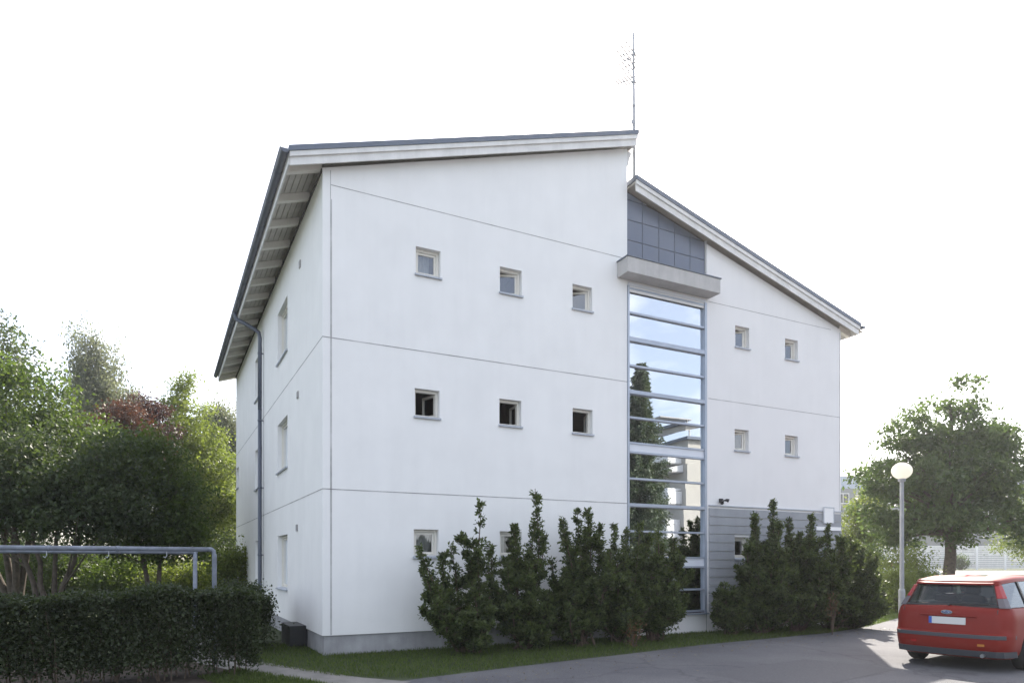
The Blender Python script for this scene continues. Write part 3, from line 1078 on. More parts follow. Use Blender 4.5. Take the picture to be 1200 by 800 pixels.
# ------------------------------------------------------------------ yews along the front
def yew(label, s_c, t_c, stems, seed, dens=1.0, r0=0.25, group='yew bushes along the house front'):
    "stems: (tip s, tip t, tip z) in building coordinates"
    rng = np.random.default_rng(seed)
    root = tag(empty('yew_bush', wl(s_c, t_c, 0), TH), label, 'bush', group)
    P, D, T = [], [], []
    tb = MB()
    def clothe(curve, radius, ns, q0):
        qs = rng.uniform(q0, 1.0, ns) ** 0.85
        fi = qs * (len(curve) - 1)
        ii = np.minimum(fi.astype(int), len(curve) - 2)
        cp = curve[ii] + (curve[ii + 1] - curve[ii]) * (fi - ii)[:, None]
        rad = radius * np.clip((1 - qs) * 1.3 + 0.20, 0, 1) * rng.uniform(0.35, 1.3, ns)
        ang = rng.uniform(0, 2 * PI, ns)
        od = unit(np.stack([np.cos(ang), np.sin(ang) * 0.85, rng.uniform(0.0, 1.3, ns)], axis=1))
        nn = 13
        tone = rng.uniform(-0.35, 0.45, ns)
        for k in range(nn):
            f = (k + 0.5) / nn
            P.append(cp + od * (rad * f)[:, None] + rng.normal(size=(ns, 3)) * 0.02)
            D.append(od * 0.8 + rng.normal(size=(ns, 3)) * 0.55)
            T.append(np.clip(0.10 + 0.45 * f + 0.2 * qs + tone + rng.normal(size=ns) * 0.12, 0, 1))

    for (ts, tt, tz) in stems:
        bx, by = rng.normal() * 0.10, rng.normal() * 0.08
        tip = np.array([ts - s_c, tt - t_c, tz])
        base = np.array([bx, by, 0.0])
        mid = base + (tip - base) * np.array([0.80, 0.80, 0.40]) + rng.normal(size=3) * np.array([0.16, 0.1, 0.05])
        q = np.linspace(0, 1, 12)[:, None]
        curve = (1 - q) ** 2 * base + 2 * q * (1 - q) * mid + q ** 2 * tip
        wob = rng.normal(size=3) * 0.05
        curve = curve + np.sin(q * 7 + rng.uniform(0, 6)) * wob * (1 - q) * q * 4
        tb.tube([tuple(c) for c in curve], [0.028 * (1 - 0.9 * k / 11) + 0.003 for k in range(12)], 5, cap=False)
        ln = np.linalg.norm(np.diff(curve, axis=0), axis=1).sum()
        clothe(curve, r0 * 1.12, int(40 * ln * dens), 0.12)
        for _ in range(int(rng.integers(3, 6))):                    # side boughs that turn up at the end
            u = rng.uniform(0.22, 0.80)
            s0 = curve[int(u * 11)]
            a = rng.uniform(0, 2 * PI)
            bl = rng.uniform(0.25, 0.55) * (1.15 - 0.6 * u) * min(1, ln / 1.4)
            o1 = np.array([math.cos(a), math.sin(a) * 0.8, 0.25]) * bl
            e = s0 + o1 + np.array([0.05 * math.cos(a), 0.05 * math.sin(a), bl * rng.uniform(0.3, 0.9)])
            e[2] = max(e[2], 0.12)
            q5 = np.linspace(0, 1, 6)[:, None]
            c2 = (1 - q5) ** 2 * s0 + 2 * q5 * (1 - q5) * (s0 + o1) + q5 ** 2 * e
            tb.tube([tuple(c) for c in c2], [0.012, 0.010, 0.008, 0.006, 0.004, 0.003], 4, cap=False)
            clothe(c2, r0 * 0.62, int(46 * bl * dens * 1.5) + 6, 0.2)
    P = np.concatenate(P)
    D = np.concatenate(D)
    T = np.concatenate(T)
    P[:, 2] = np.maximum(P[:, 2], 0.02)
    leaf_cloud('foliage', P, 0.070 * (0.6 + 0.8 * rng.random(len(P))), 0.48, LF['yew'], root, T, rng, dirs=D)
    tb.build('stem', M['twig'], root, smooth=True)
    return root


def fill(rng, s0, s1, t0, t1, z0, z1, n):
    return [(rng.uniform(s0, s1), rng.uniform(t0, t1), rng.uniform(z0, z1)) for _ in range(n)]


rr = random.Random(5)
yew('sprawling yew bush with leaning outer shoots, at the left end of the row', 2.55, -0.85,
    [(1.45, -1.1, 1.95), (1.55, -1.0, 1.62), (1.95, -1.05, 1.9), (2.12, -0.9, 1.98), (2.68, -1.0, 2.78), (2.9, -0.9, 2.1), (1.75, -1.2, 1.25), (1.9, -1.3, 0.75), (2.45, -1.1, 1.75)]
    + fill(rr, 1.8, 3.0, -1.5, -0.5, 0.4, 1.2, 8), 11, 0.85)
yew('slim yew bush with one very tall pointed shoot under the panel joint', 3.75, -0.85,
    [(3.36, -1.0, 2.45), (3.48, -0.9, 2.25), (3.85, -1.0, 3.12), (3.95, -0.8, 2.5), (4.1, -1.0, 2.2), (3.2, -1.1, 1.7), (3.6, -1.2, 1.7)]
    + fill(rr, 3.2, 4.2, -1.5, -0.5, 0.4, 1.4, 8), 12, 0.85)
yew('dense upright yew bush with several even tall tips, in the middle of the left-hand row', 5.0, -0.85,
    [(4.45, -1.0, 2.5), (4.62, -0.8, 2.35), (4.82, -1.0, 2.72), (5.05, -1.0, 2.76), (5.2, -0.8, 2.4), (4.7, -1.1, 2.0), (5.35, -1.0, 2.45)]
    + fill(rr, 4.3, 5.5, -1.5, -0.4, 0.6, 2.0, 14), 13, 1.1)
yew('broad yew bush with a brown dead sprig at its foot, left of the stair window', 6.05, -0.9,
    [(5.7, -1.0, 2.45), (6.02, -1.0, 2.1), (6.15, -0.8, 2.35), (6.4, -1.0, 2.48), (6.55, -1.0, 2.2), (5.85, -1.2, 1.8)]
    + fill(rr, 5.4, 6.8, -1.6, -0.4, 0.5, 2.0, 15), 14, 1.1)
yew('wide spreading yew bush growing in front of the stair window', 6.85, -0.9,
    [(6.6, -1.0, 2.25), (6.85, -1.0, 2.3), (7.05, -0.9, 2.1), (7.3, -1.0, 2.25), (7.45, -1.0, 1.9), (7.5, -1.0, 1.6)]
    + fill(rr, 6.4, 7.15, -1.6, -0.5, 0.5, 1.9, 13), 15, 1.1)
yew('low dark yew bush at the left end of the clump before the grey boarding', 9.15, -0.75,
    [(8.85, -0.9, 1.2), (9.0, -0.8, 1.0), (9.2, -0.8, 1.1)] + fill(rr, 8.9, 9.4, -1.2, -0.4, 0.3, 0.8, 7), 16)
yew('tall yew bush with sharp tips before the grey boarding, next to the low one', 10.05, -0.85,
    [(9.45, -1.0, 2.2), (9.7, -1.0, 2.75), (9.85, -0.9, 2.85), (10.32, -1.0, 3.12), (10.42, -0.9, 2.5), (9.6, -1.2, 1.9), (10.1, -1.1, 2.1)]
    + fill(rr, 9.6, 10.8, -1.8, -0.4, 0.6, 2.6, 30), 17, 1.15)
yew('dense yew bush with even tips in the middle of the clump before the grey boarding', 11.25, -0.9,
    [(10.8, -1.0, 2.7), (10.95, -0.9, 2.35), (11.25, -1.0, 2.4), (11.68, -1.0, 2.85), (11.8, -0.8, 2.3), (11.4, -1.2, 2.0)]
    + fill(rr, 10.6, 12.0, -1.9, -0.4, 0.7, 2.5, 32), 18, 1.15)
yew('yew bush below the white notice at the house corner', 12.5, -0.9,
    [(12.25, -1.0, 2.62), (12.6, -1.0, 2.35), (12.05, -0.9, 2.3), (12.9, -0.9, 2.3), (12.4, -1.3, 1.9)]
    + fill(rr, 11.9, 13.2, -1.9, -0.4, 0.6, 2.35, 30), 19, 1.15)
yew('outermost spreading yew bush on the corner, reaching past the end wall', 13.15, -0.9,
    [(13.1, -1.0, 2.35), (13.35, -1.0, 2.2), (13.6, -0.9, 1.95), (13.7, -0.8, 1.5)]
    + fill(rr, 12.7, 13.55, -1.9, -0.4, 0.4, 2.1, 32), 20, 1.15)

# brown dead sprig and a few rust-coloured shoots inside the bushes
for (s_, t_, z_, n_, lab) in ((5.65, -1.75, 0.05, 120, 'small dry brown sprig at the foot of the yews'), (11.3, -1.85, 0.45, 150, 'rust-brown dead branch hanging in the yew clump before the grey boarding')):
    rng = np.random.default_rng(int(s_ * 10))
    rt = tag(empty('dead_sprig', wl(s_, t_, 0), TH), lab, 'dry sprig')
    pts = rng.normal(size=(n_, 3)) * np.array([0.10, 0.08, 0.15]) + np.array([0, 0, z_ + 0.22])
    pts[:, 2] = np.maximum(pts[:, 2], 0.02)
    leaf_cloud('foliage', pts, 0.07, 0.35, M_dead if 'M_dead' in globals() else globals().setdefault('M_dead', leaf_mat('dry_needles', (0.10, 0.055, 0.025), (0.17, 0.10, 0.045), 0.2, (1.5, 1.2, 0.8))), rt, rng.random(n_), rng, dirs=rng.normal(size=(n_, 3)) * .6 + np.array([0, 0, .6]))
    b = MB()
    for k in range(6):
        e = rng.normal(size=3) * np.array([0.10, 0.08, 0.1]) + np.array([0, 0, z_ + 0.3])
        b.tube([(0, 0, 0), (e[0] * .5, e[1] * .5, e[2] * .6), tuple(e)], [0.008, 0.006, 0.003], 5)
    b.build('stem', M['twig'], rt)


# ------------------------------------------------------------------ hedge, rack and shrub on the left
def hedge_block(name, label, org, rz, ln, wd, ht, n, leaf, m, seed, bare=0.35, group=None):
    rng = np.random.default_rng(seed)
    root = tag(empty(name, org, rz), label, 'hedge', group)
    # shell-biased points with a wavy outline
    P = np.stack([rng.uniform(0, ln, n), rng.uniform(0, wd, n), rng.uniform(0.04, 1, n) ** 0.75], axis=1)
    f = rng.integers(0, 5, n)
    dep = np.abs(rng.normal(size=n)) * 0.09
    P[:, 1] = np.where(f == 0, dep, np.where(f == 1, wd - dep, P[:, 1]))
    P[:, 2] = np.where(f == 2, 1 - dep * 0.6, P[:, 2])
    P[:, 0] = np.where((f == 3) & (P[:, 0] < ln * .15), dep, P[:, 0])
    P[:, 0] = np.where((f == 3) & (P[:, 0] > ln * .85), ln - dep, P[:, 0])
    wav = 0.05 * np.sin(P[:, 0] * 2.3 + seed) + 0.035 * np.sin(P[:, 0] * 6.1 + 1.3 * seed) + 0.03 * np.sin(P[:, 0] * 13 + P[:, 1] * 7)
    zz_ = P[:, 2] * (ht + wav)
    P[:, 1] += (0.07 * np.sin(P[:, 0] * 3.1 + seed) + 0.05 * np.sin(P[:, 0] * 7.7 + zz_ * 5)) * np.where(P[:, 1] < wd / 2, 1, -1)
    P[:, 2] = zz_
    keep = (zz_ > bare * ht) | (rng.random(n) < (zz_ / (bare * ht)) ** 2 * 0.5 + 0.05)
    P = P[keep] + rng.normal(size=(keep.sum(), 3)) * 0.02
    P[:, 2] = np.maximum(P[:, 2], 0.02)
    N = len(P)
    leaf_cloud('foliage', P, leaf * (0.6 + 0.8 * rng.random(N)), 0.6, m, root, rng.random(N), rng, nbias=(0, 0, 0.3))
    b = MB()
    for k in range(int(ln * 14)):
        x, y = rng.uniform(0.05, ln - 0.05), rng.uniform(0.15, wd - 0.15)
        h = ht * rng.uniform(0.55, 0.9)
        dx, dy = rng.normal() * 0.12, rng.normal() * 0.10
        b.tube([(x, y, 0), (x + dx * .3, y + dy * .3, h * .35), (x + dx, y + dy, h)], [0.011, 0.008, 0.003], 5, cap=False)
    b.build('stem', M['twig'], root)
    return root


h0 = wl(-1.72, -0.86 - 0.95)
hedge_block('hedge', 'long clipped dark hedge standing in front of the pipe rack', tuple(wl(-7.4, -1.86)), TH, 6.1, 0.85, 1.26, 80000, 0.05, LF['hedge'], 3, 0.16)
sheet('soil_bed', [tuple(wl(-8.0, -2.25))[:2], tuple(wl(-1.2, -2.15))[:2], tuple(wl(-1.35, -0.75))[:2], tuple(wl(-2.2, 0.3))[:2], tuple(wl(-8.0, 1.0))[:2]], 0.006, M['soil'])

rk = empty('pipe_rack', (-4.90, 11.24, 0), math.atan2(-0.459, -0.889))
tag(rk, 'weathered grey pipe rack for beating carpets standing behind the hedge', 'rack')
HR = 1.905
b = MB()
b.tube([(0, 0, -0.1), (0, 0, HR - 0.09), (0.012, 0, HR - 0.03), (0.045, 0, HR), (0.11, 0, HR)], 0.038, 12)
b.build('post', M['paintblue'], rk, smooth=True)
b = MB()
b.tube([(0.11, 0, HR), (2.0, 0, HR + 0.002), (4.4, 0, HR)], 0.0385, 12)
for x in (1.35, 2.25):
    b.tube([(x, 0, HR + .001), (x + 0.05, 0, HR + .001)], 0.044, 12)
b.build('beam', M['paintblue'], rk, smooth=True)
b = MB()
b.tube([(0.2, -1.15, HR - 0.035), (4.4, -1.15, HR - 0.035)], 0.034, 12)
b.build('beam', M['paintblue'], rk, smooth=True)
for (x, y) in ((0.24, -1.15), (4.3, -1.15), (4.42, 0)):
    b = MB()
    b.tube([(x, y, -0.1), (x, y, HR - 0.02)], 0.036, 12)
    b.build('post', M['paintblue'], rk, smooth=True)
for x in (0.7, 1.5, 2.3):
    b = MB()
    b.tube([(x, 0, HR - 0.038), (x, 0.0, HR - 0.11), (x + 0.02, 0, HR - 0.14), (x + 0.045, 0, HR - 0.12)], 0.006, 6)
    b.build('hook', M['galv'], rk)


def shrub(name, label, loc, r, h, n, leaf, m, seed, group=None, cat='shrub', low=0.05, aspect=0.55):
    rng = np.random.default_rng(seed)
    root = tag(empty(name, loc), label, cat, group)
    nc = max(24, int(70 * r * h))
    d = ball(rng, nc, 0.35)
    cen = d * np.array([r, r, h * 0.5]) * 0.9 + np.array([0, 0, h * 0.52])
    idx = rng.integers(0, nc, n)
    sc = 0.17 * (r + h) / 2
    P = cen[idx] + rng.normal(size=(n, 3)) * np.array([sc, sc, sc * 0.8]) * rng.uniform(0.4, 1, (nc, 1))[idx]
    P[:, 2] = np.maximum(P[:, 2], low + 0.05 * rng.random(n))
    leaf_cloud('foliage', P, leaf * (0.6 + 0.8 * rng.random(n)), aspect, m, root, 0.5 * rng.random(nc)[idx] + 0.5 * rng.random(n), rng)
    b = MB()
    for k in range(min(nc, 26)):
        c = cen[k]
        b.tube([(c[0] * .12, c[1] * .12, 0), (c[0] * .55, c[1] * .55, c[2] * .5), tuple(c)], [0.02, 0.013, 0.004], 5, cap=False)
    b.build('stem', M['twig'], root)
    return root


shrub('dark_shrub', 'dark rounded shrub between the hedge end and the side wall', (-5.2, 13.0, 0), 0.6, 1.32, 15000, 0.055, LF['hedge'], 31)
shrub('dark_shrub', 'dark rounded shrub against the foot of the side wall, behind the other one', (-5.75, 14.3, 0), 0.6, 1.2, 12000, 0.055, LF['hedge'], 32)

# ------------------------------------------------------------------ trees on the left
GL = 'trees beside the house'
tree('leafy_tree', 'large leafy tree with yellow-green sunlit top at the far left of the row', (-15.6, 21.5, 0),
     [(-0.2, 0, 6.2, 2.0, 1.8, 1.6), (-2.2, 0, 5.6, 2.0, 1.9, 1.9), (1.3, -0.3, 5.6, 1.5, 1.5, 1.3), (-0.4, 0, 4.2, 2.6, 2.0, 1.6), (0.2, 0.2, 7.4, 0.9, 0.9, 0.6)],
     360, 0.60, 95, 0.135, LF['mid'], 41, 0.13, 5.9, stems=((-0.8, 0), (0.6, 0.2), (0.1, -0.3), (-1.9, 0.1)), group=GL)
tree('leafy_tree', 'wide dark tree on several crooked stems behind the left part of the rack', (-12.6, 18.6, 0),
     [(-1.0, 0, 4.0, 2.1, 1.7, 1.6), (0.9, 0, 4.0, 1.8, 1.7, 1.5), (1.2, -0.4, 3.0, 1.6, 1.4, 0.9), (-1.9, -0.2, 3.3, 1.8, 1.4, 1.2), (-3.0, 0, 4.2, 1.6, 1.4, 1.5)],
     400, 0.54, 92, 0.12, LF['dark'], 42, 0.085, 4.6, stems=((-1.5, 0.1), (-0.5, -0.2), (0.3, 0.2), (1.3, 0)), group=GL)
tree('leafy_tree', 'dense rounded dark green tree nearest the side wall', (-10.55, 20.0, 0),
     [(-0.3, 0, 4.3, 1.2, 1.2, 1.4), (-1.4, 0, 3.9, 1.3, 1.3, 1.5), (0.65, 0.4, 3.3, 0.8, 1.0, 1.2), (-0.4, 0, 2.5, 1.6, 1.3, 0.7), (0.1, 0, 5.0, 0.7, 0.7, 0.5), (-1.0, 0, 5.1, 0.7, 0.7, 0.5), (0.9, 0, 2.3, 0.7, 0.9, 0.6)],
     300, 0.48, 85, 0.115, LF['mid'], 43, 0.085, 4.6, stems=((-0.5, 0), (0.4, 0.2)), group=GL)
tree('leafy_tree', 'taller dark tree with sparse top twigs against the sky at the photo edge', (-24.3, 31.0, 0),
     [(0, 0, 8.5, 2.8, 2.6, 2.6), (1.3, 0, 11.3, 1.5, 1.4, 1.5), (-2, 0, 11.0, 2.2, 2, 2.0)], 190, 0.6, 60, 0.18, LF['dark'], 44, 0.22, 11.0, group=GL)
tree('birch_tree', 'tall pale birch rising above the dark trees, its airy crown against the sky', (-23.0, 38.0, 0.05),
     [(0, 0, 8.0, 2.4, 2.2, 3.6), (-0.2, 0, 11.6, 1.5, 1.4, 2.4), (0.9, 0, 9.4, 1.9, 1.5, 2.4), (-0.5, 0, 13.6, 0.8, 0.7, 0.9)],
     420, 0.60, 100, 0.15, LF['birch'], 45, 0.20, 13.6, bark='birchbark', flat=1.25, dirs=(0, 0, -0.7), group=GL, n_branch=110, p=0.5)
tree('copper_tree', 'copper-red leaved tree showing above the dark crowns, the lower and redder one', (-15.9, 27.5, 0),
     [(0, 0, 6.4, 1.7, 1.5, 1.5), (0.5, 0, 7.5, 0.8, 0.8, 0.7)], 150, 0.45, 110, 0.11, LF['red'], 46, 0.12, 6.6, group='copper-leaved trees')
tree('copper_tree', 'purplish copper-leaved tree with a raised tip beside the bright conical tree', (-16.0, 29.5, 0),
     [(-0.1, 0, 7.0, 1.4, 1.3, 1.5), (0.3, 0, 8.1, 0.7, 0.7, 0.6), (0.1, 0, 8.7, 0.35, 0.35, 0.35)], 150, 0.42, 110, 0.11, LF['purple'], 47, 0.12, 8.0, group='copper-leaved trees')
tree('leafy_tree', 'bright green conical tree with sunlit edge between the copper leaves and the house', (-16.3, 33.0, 0),
     [(0.3, 0, 10.4, 0.6, 0.6, 0.9), (0.4, 0, 9.0, 1.1, 1.0, 1.3), (0.6, 0, 7.4, 1.6, 1.5, 1.5), (1.4, 0, 5.8, 2.0, 1.8, 1.7), (2.0, 0, 4.2, 2.1, 2.0, 1.6), (0, 0, 5.0, 2.2, 2.0, 2.0)],
     420, 0.50, 110, 0.13, LF['bright'], 48, 0.16, 9.8, group=GL)
tree('birch_tree', 'slender grey-green birch partly hidden by the house wall', (-19.6, 46.0, 0.1),
     [(0, 0, 8.4, 2.2, 1.9, 3.2), (-0.3, 0, 10.9, 1.1, 1.0, 1.5), (1.2, 0, 9.4, 1.1, 1.0, 2.0)], 320, 0.6, 95, 0.16, LF['birch'], 49, 0.16, 10.6, bark='birchbark', flat=1.25, dirs=(0, 0, -0.7), group=GL, n_branch=60, p=0.5)
tree('leafy_tree', 'bright green bushy tree low beside the far end of the house', (-17.2, 38.0, 0.05),
     [(0, 0, 4.2, 2.6, 2.2, 2.4), (1.2, 0, 3.2, 2.0, 2.0, 2.0)], 220, 0.6, 100, 0.14, LF['bright'], 50, 0.14, 5.2, group=GL)
GS = 'shrubs behind the rack'  # leaf tone picked per shrub, so deep shade and sunlight sit in the colour
for k, (x, y, r, h, lf, lab) in enumerate([
        (-9.45, 23.4, 0.95, 2.45, 'bright', 'pale sunlit shrub against the far part of the side wall'),
        (-12.0, 25.0, 1.5, 1.75, 'bright', 'low sunlit shrub seen behind the right end of the rack'),
        (-14.6, 25.8, 1.6, 1.95, 'mid', 'greenish shrub glimpsed between the crooked stems'),
        (-17.6, 26.0, 1.8, 2.3, 'mid', 'broad shrub behind the leftmost tree stems'),
        (-20.6, 27.0, 1.9, 2.6, 'mid', 'greenish shrub at the left edge behind the trees'),
        (-12.6, 31.0, 2.2, 3.0, 'dark', 'darker shrub beyond the sunlit ones, close to the house end'),
        (-19.5, 34.0, 3.2, 3.6, 'dark', 'big dark shrub filling the gap below the birch'),
        (-26.0, 34.0, 3.4, 4.0, 'dark', 'big dark shrub far left below the sparse tree')]):
    shrub('garden_shrub', lab, (x, y, gz(x, y)), r, h, int(7500 * r), 0.10, LF[lf], 60 + k, group=GS)

# ------------------------------------------------------------------ right side: lamp, trees, far buildings
lp = empty('street_lamp', (10.85, 19.0, 0))
tag(lp, 'grey street lamp with a cream globe standing behind the red car', 'street lamp')
b = MB()
b.lathe([(0.0, 0.0), (0.085, 0.0), (0.085, 0.9), (0.078, 0.93), (0.058, 0.96), (0.056, 2.0), (0.052, 3.92), (0.0, 3.93)], 16)
b.build('pole', M['pole'], lp, smooth=False)
b = MB()
b.box(-0.03, 0.03, -0.0885, -0.0855, 0.35, 0.7)
b.build('hatch', M['pole'], lp)
b = MB()
b.lathe([(0.0, 3.932), (0.085, 3.932), (0.10, 3.96), (0.10, 4.01), (0.0, 4.015)], 16)
b.build('collar', M['pole'], lp)
gm = bpy.data.materials.new('opal_plastic')
gm.use_nodes = True
p_ = gm.node_tree.nodes['Principled BSDF']
p_.inputs['Base Color'].default_value = (0.80, 0.78, 0.72, 1)
p_.inputs['Roughness'].default_value = 0.25
tr2 = gm.node_tree.nodes.new('ShaderNodeBsdfTranslucent')
tr2.inputs['Color'].default_value = (0.85, 0.83, 0.77, 1)
ms = gm.node_tree.nodes.new('ShaderNodeMixShader')
ms.inputs['Fac'].default_value = 0.6
gm.node_tree.links.new(p_.outputs['BSDF'], ms.inputs[1])
gm.node_tree.links.new(tr2.outputs['BSDF'], ms.inputs[2])
gm.node_tree.links.new(ms.outputs['Shader'], gm.node_tree.nodes['Material Output'].inputs['Surface'])
b = MB()
prof = []
for k in range(17):
    a = -PI / 2 + PI * (k + 0.001) / 16.002
    prof.append((0.265 * math.cos(a), 4.235 + (0.24 if a < 0 else 0.225) * math.sin(a)))
b.lathe(prof, 28)
b.build('globe', gm, lp, smooth=True, weld=True)

tree('lime_tree', 'broad spreading tree with a thick trunk behind the street lamp and red car', (16.7, 26.0, 0),
     [(-0.4, 0, 4.4, 2.7, 2.3, 1.5), (0.1, 0, 5.4, 2.4, 2.1, 1.5), (0.4, 0, 6.2, 1.8, 1.7, 1.2), (0.25, 0, 7.7, 0.85, 0.8, 0.65), (0.45, 0, 8.5, 0.65, 0.55, 0.35), (-1.5, 0, 6.3, 1.1, 1.1, 0.9), (1.5, 0, 6.0, 1.2, 1.2, 0.9), (-2.5, 0, 4.8, 1.1, 1.2, 0.7),
      (2.1, 0, 4.3, 1.2, 1.3, 1.0), (-0.3, 0, 3.0, 2.7, 2.3, 0.75), (-2.4, -0.3, 3.1, 1.1, 1.0, 0.7), (2.6, 0.2, 6.4, 0.65, 0.55, 0.25), (-3.3, 0, 5.0, 0.6, 0.5, 0.25), (2.7, 0, 5.0, 0.6, 0.5, 0.3), (2.4, -0.5, 2.8, 1.0, 0.8, 0.6), (-3.2, 0, 4.0, 0.7, 0.5, 0.4), (-1.8, 0, 7.1, 0.5, 0.5, 0.25), (-2.4, 0, 2.4, 0.8, 0.8, 0.4)],
     500, 0.40, 70, 0.165, LF['lime'], 71, 0.25, 7.9, group=None, n_branch=90, min_z=2.05, flat=0.62, p=0.42, fork=0.36)
GR = 'sunlit trees beyond the house corner'
tree('young_tree', 'sunlit yellow-green young tree just past the house corner', (15.6, 31.0, 0),
     [(0.1, 0, 3.3, 1.0, 1.1, 1.2), (0.6, 0, 4.3, 0.7, 0.8, 0.8), (0.4, 0, 2.6, 1.1, 1.1, 1.0)], 110, 0.45, 75, 0.11, LF['bright'], 72, 0.09, 4.6, group=GR)
tree('young_tree', 'sunlit yellow-green tree at the right edge of the view behind the broad tree', (25.6, 33.0, 0),
     [(0, 0, 3.8, 1.8, 1.6, 1.7), (0.9, 0, 4.8, 1.2, 1.2, 1.0), (-0.6, 0, 2.6, 1.4, 1.4, 0.9)], 130, 0.5, 75, 0.12, LF['bright'], 73, 0.10, 4.8, group=GR)
shrub('garden_shrub', 'sunlit leafy shrub beside the lamp post', (13.8, 24.0, 0), 0.85, 2.3, 7000, 0.085, LF['bright'], 81, group='shrubs beyond the house corner')
shrub('garden_shrub', 'low sunlit shrub between the corner yew and the footpath', (12.95, 22.9, 0), 0.6, 1.5, 4500, 0.08, LF['bright'], 82, group='shrubs beyond the house corner')
shrub('garden_shrub', 'dark green shrub behind the sunlit ones near the house corner', (14.6, 28.5, 0), 1.0, 2.6, 7000, 0.095, LF['lime'], 83, group='shrubs beyond the house corner')
shrub('garden_shrub', 'low ragged shrub right of the lamp post under the broad tree', (15.3, 24.9, 0), 0.75, 1.35, 4200, 0.085, LF['bright'], 84, group='shrubs beyond the house corner')
for k, (x, lab) in enumerate([(45.0, 'small shrub growing against the white board fence, left of the trunk'), (56.5, 'small shrub against the white board fence, right of the trunk')]):
    shrub('fence_shrub', lab, (x, 68.6, gz(0, 68.6)), 0.9, 1.5, 1500, 0.16, LF['lime'], 90 + k, group='shrubs against the board fence')

fn = empty('board_fence', (36, 70, 0.9))
tag(fn, 'long white fence of horizontal boards beyond the street', 'fence')
b = MB()
for k in range(11):
    b.box(0, 44, -0.03, 0.0, 0.12 + k * 0.215, 0.30 + k * 0.215)
b.build('boards', M['boards'], fn)
for k in range(16):
    b = MB()
    b.box(k * 2.9 - 0.09, k * 2.9 + 0.09, -0.15, -0.032, 0, 2.52)
    b.build('post', M['white'], fn)

M['facade_grey'] = mat('grey_facade', (0.20, 0.21, 0.22), 0.85, noise=0.05, nscale=0.6)
M['facade_pale'] = mat('sky_tint_facade', (0.36, 0.41, 0.50), 0.6, noise=0.04, nscale=0.6)  # blue-grey carries the reflected sky in its base colour
M['facade_cream'] = mat('cream_facade', (0.46, 0.44, 0.40), 0.85, noise=0.06, nscale=0.5)
M['dkglass'] = mat('dark_window_glass', (0.03, 0.035, 0.04), 0.08, spec=0.6)


def far_win(par, x0, x1, z0, z1, y):
    b = MB()
    b.box(x0 - 0.08, x1 + 0.08, y - 0.06, y - 0.003, z0 - 0.08, z1 + 0.08)
    w = b.build('window', M['white'], par)
    b = MB()
    b.box(x0, (x0 + x1) / 2 - 0.04, y - 0.075, y - 0.062, z0, z1)
    b.box((x0 + x1) / 2 + 0.04, x1, y - 0.075, y - 0.062, z0, z1)
    b.build('pane', M['dkglass'], w)


fb = empty('office_block', (44.5, 95, 0.9))
tag(fb, 'grey flat-roofed block with a pale upper storey far beyond the house corner', 'building')
b = MB()
b.box(0, 13, 0, 10, 0, 11.0)
b.build('wall', M['facade_grey'], fb)
b = MB()
b.box(0.3, 5.6, 0.5, 8, 11.0, 12.8)
b.build('upper_storey', M['facade_pale'], fb)
for x in (0.6, 3.3, 6.5, 9.5):
    for z in (9.0, 6.0, 3.0):
        far_win(fb, x + 0.2, x + 1.7, z, z + 1.25, 0)
fb2 = empty('apartment_block', (66, 102, 0.9))
tag(fb2, 'long grey flat-roofed building behind the broad tree at the right edge', 'building')
b = MB()
b.box(0, 30, 0, 10, 0, 13.6)
b.build('wall', M['facade_grey'], fb2)
b = MB()
b.box(-0.3, 30.3, -0.3, 10.3, 13.6, 13.95)
b.build('roof', M['facade_pale'], fb2)
for x in range(1, 29, 4):
    for z in (11.0, 8.0, 5.0, 2.0):
        far_win(fb2, x + 0.2, x + 2.0, z, z + 1.4, 0)

sg = empty('road_sign', (18.5, 35.0, gz(0, 35)))
tag(sg, 'small blue road sign half hidden in the leaves beyond the house corner', 'sign')
b = MB()
b.tube([(0, 0, 0), (0, 0, 3.1)], 0.03, 8)
b.build('pole', M['galv'], sg)
b = MB()
b.box(-0.3, 0.3, -0.05, -0.032, 2.5, 3.1)
b.build('plate', mat('blue_sign', (0.05, 0.12, 0.45), 0.4), sg)

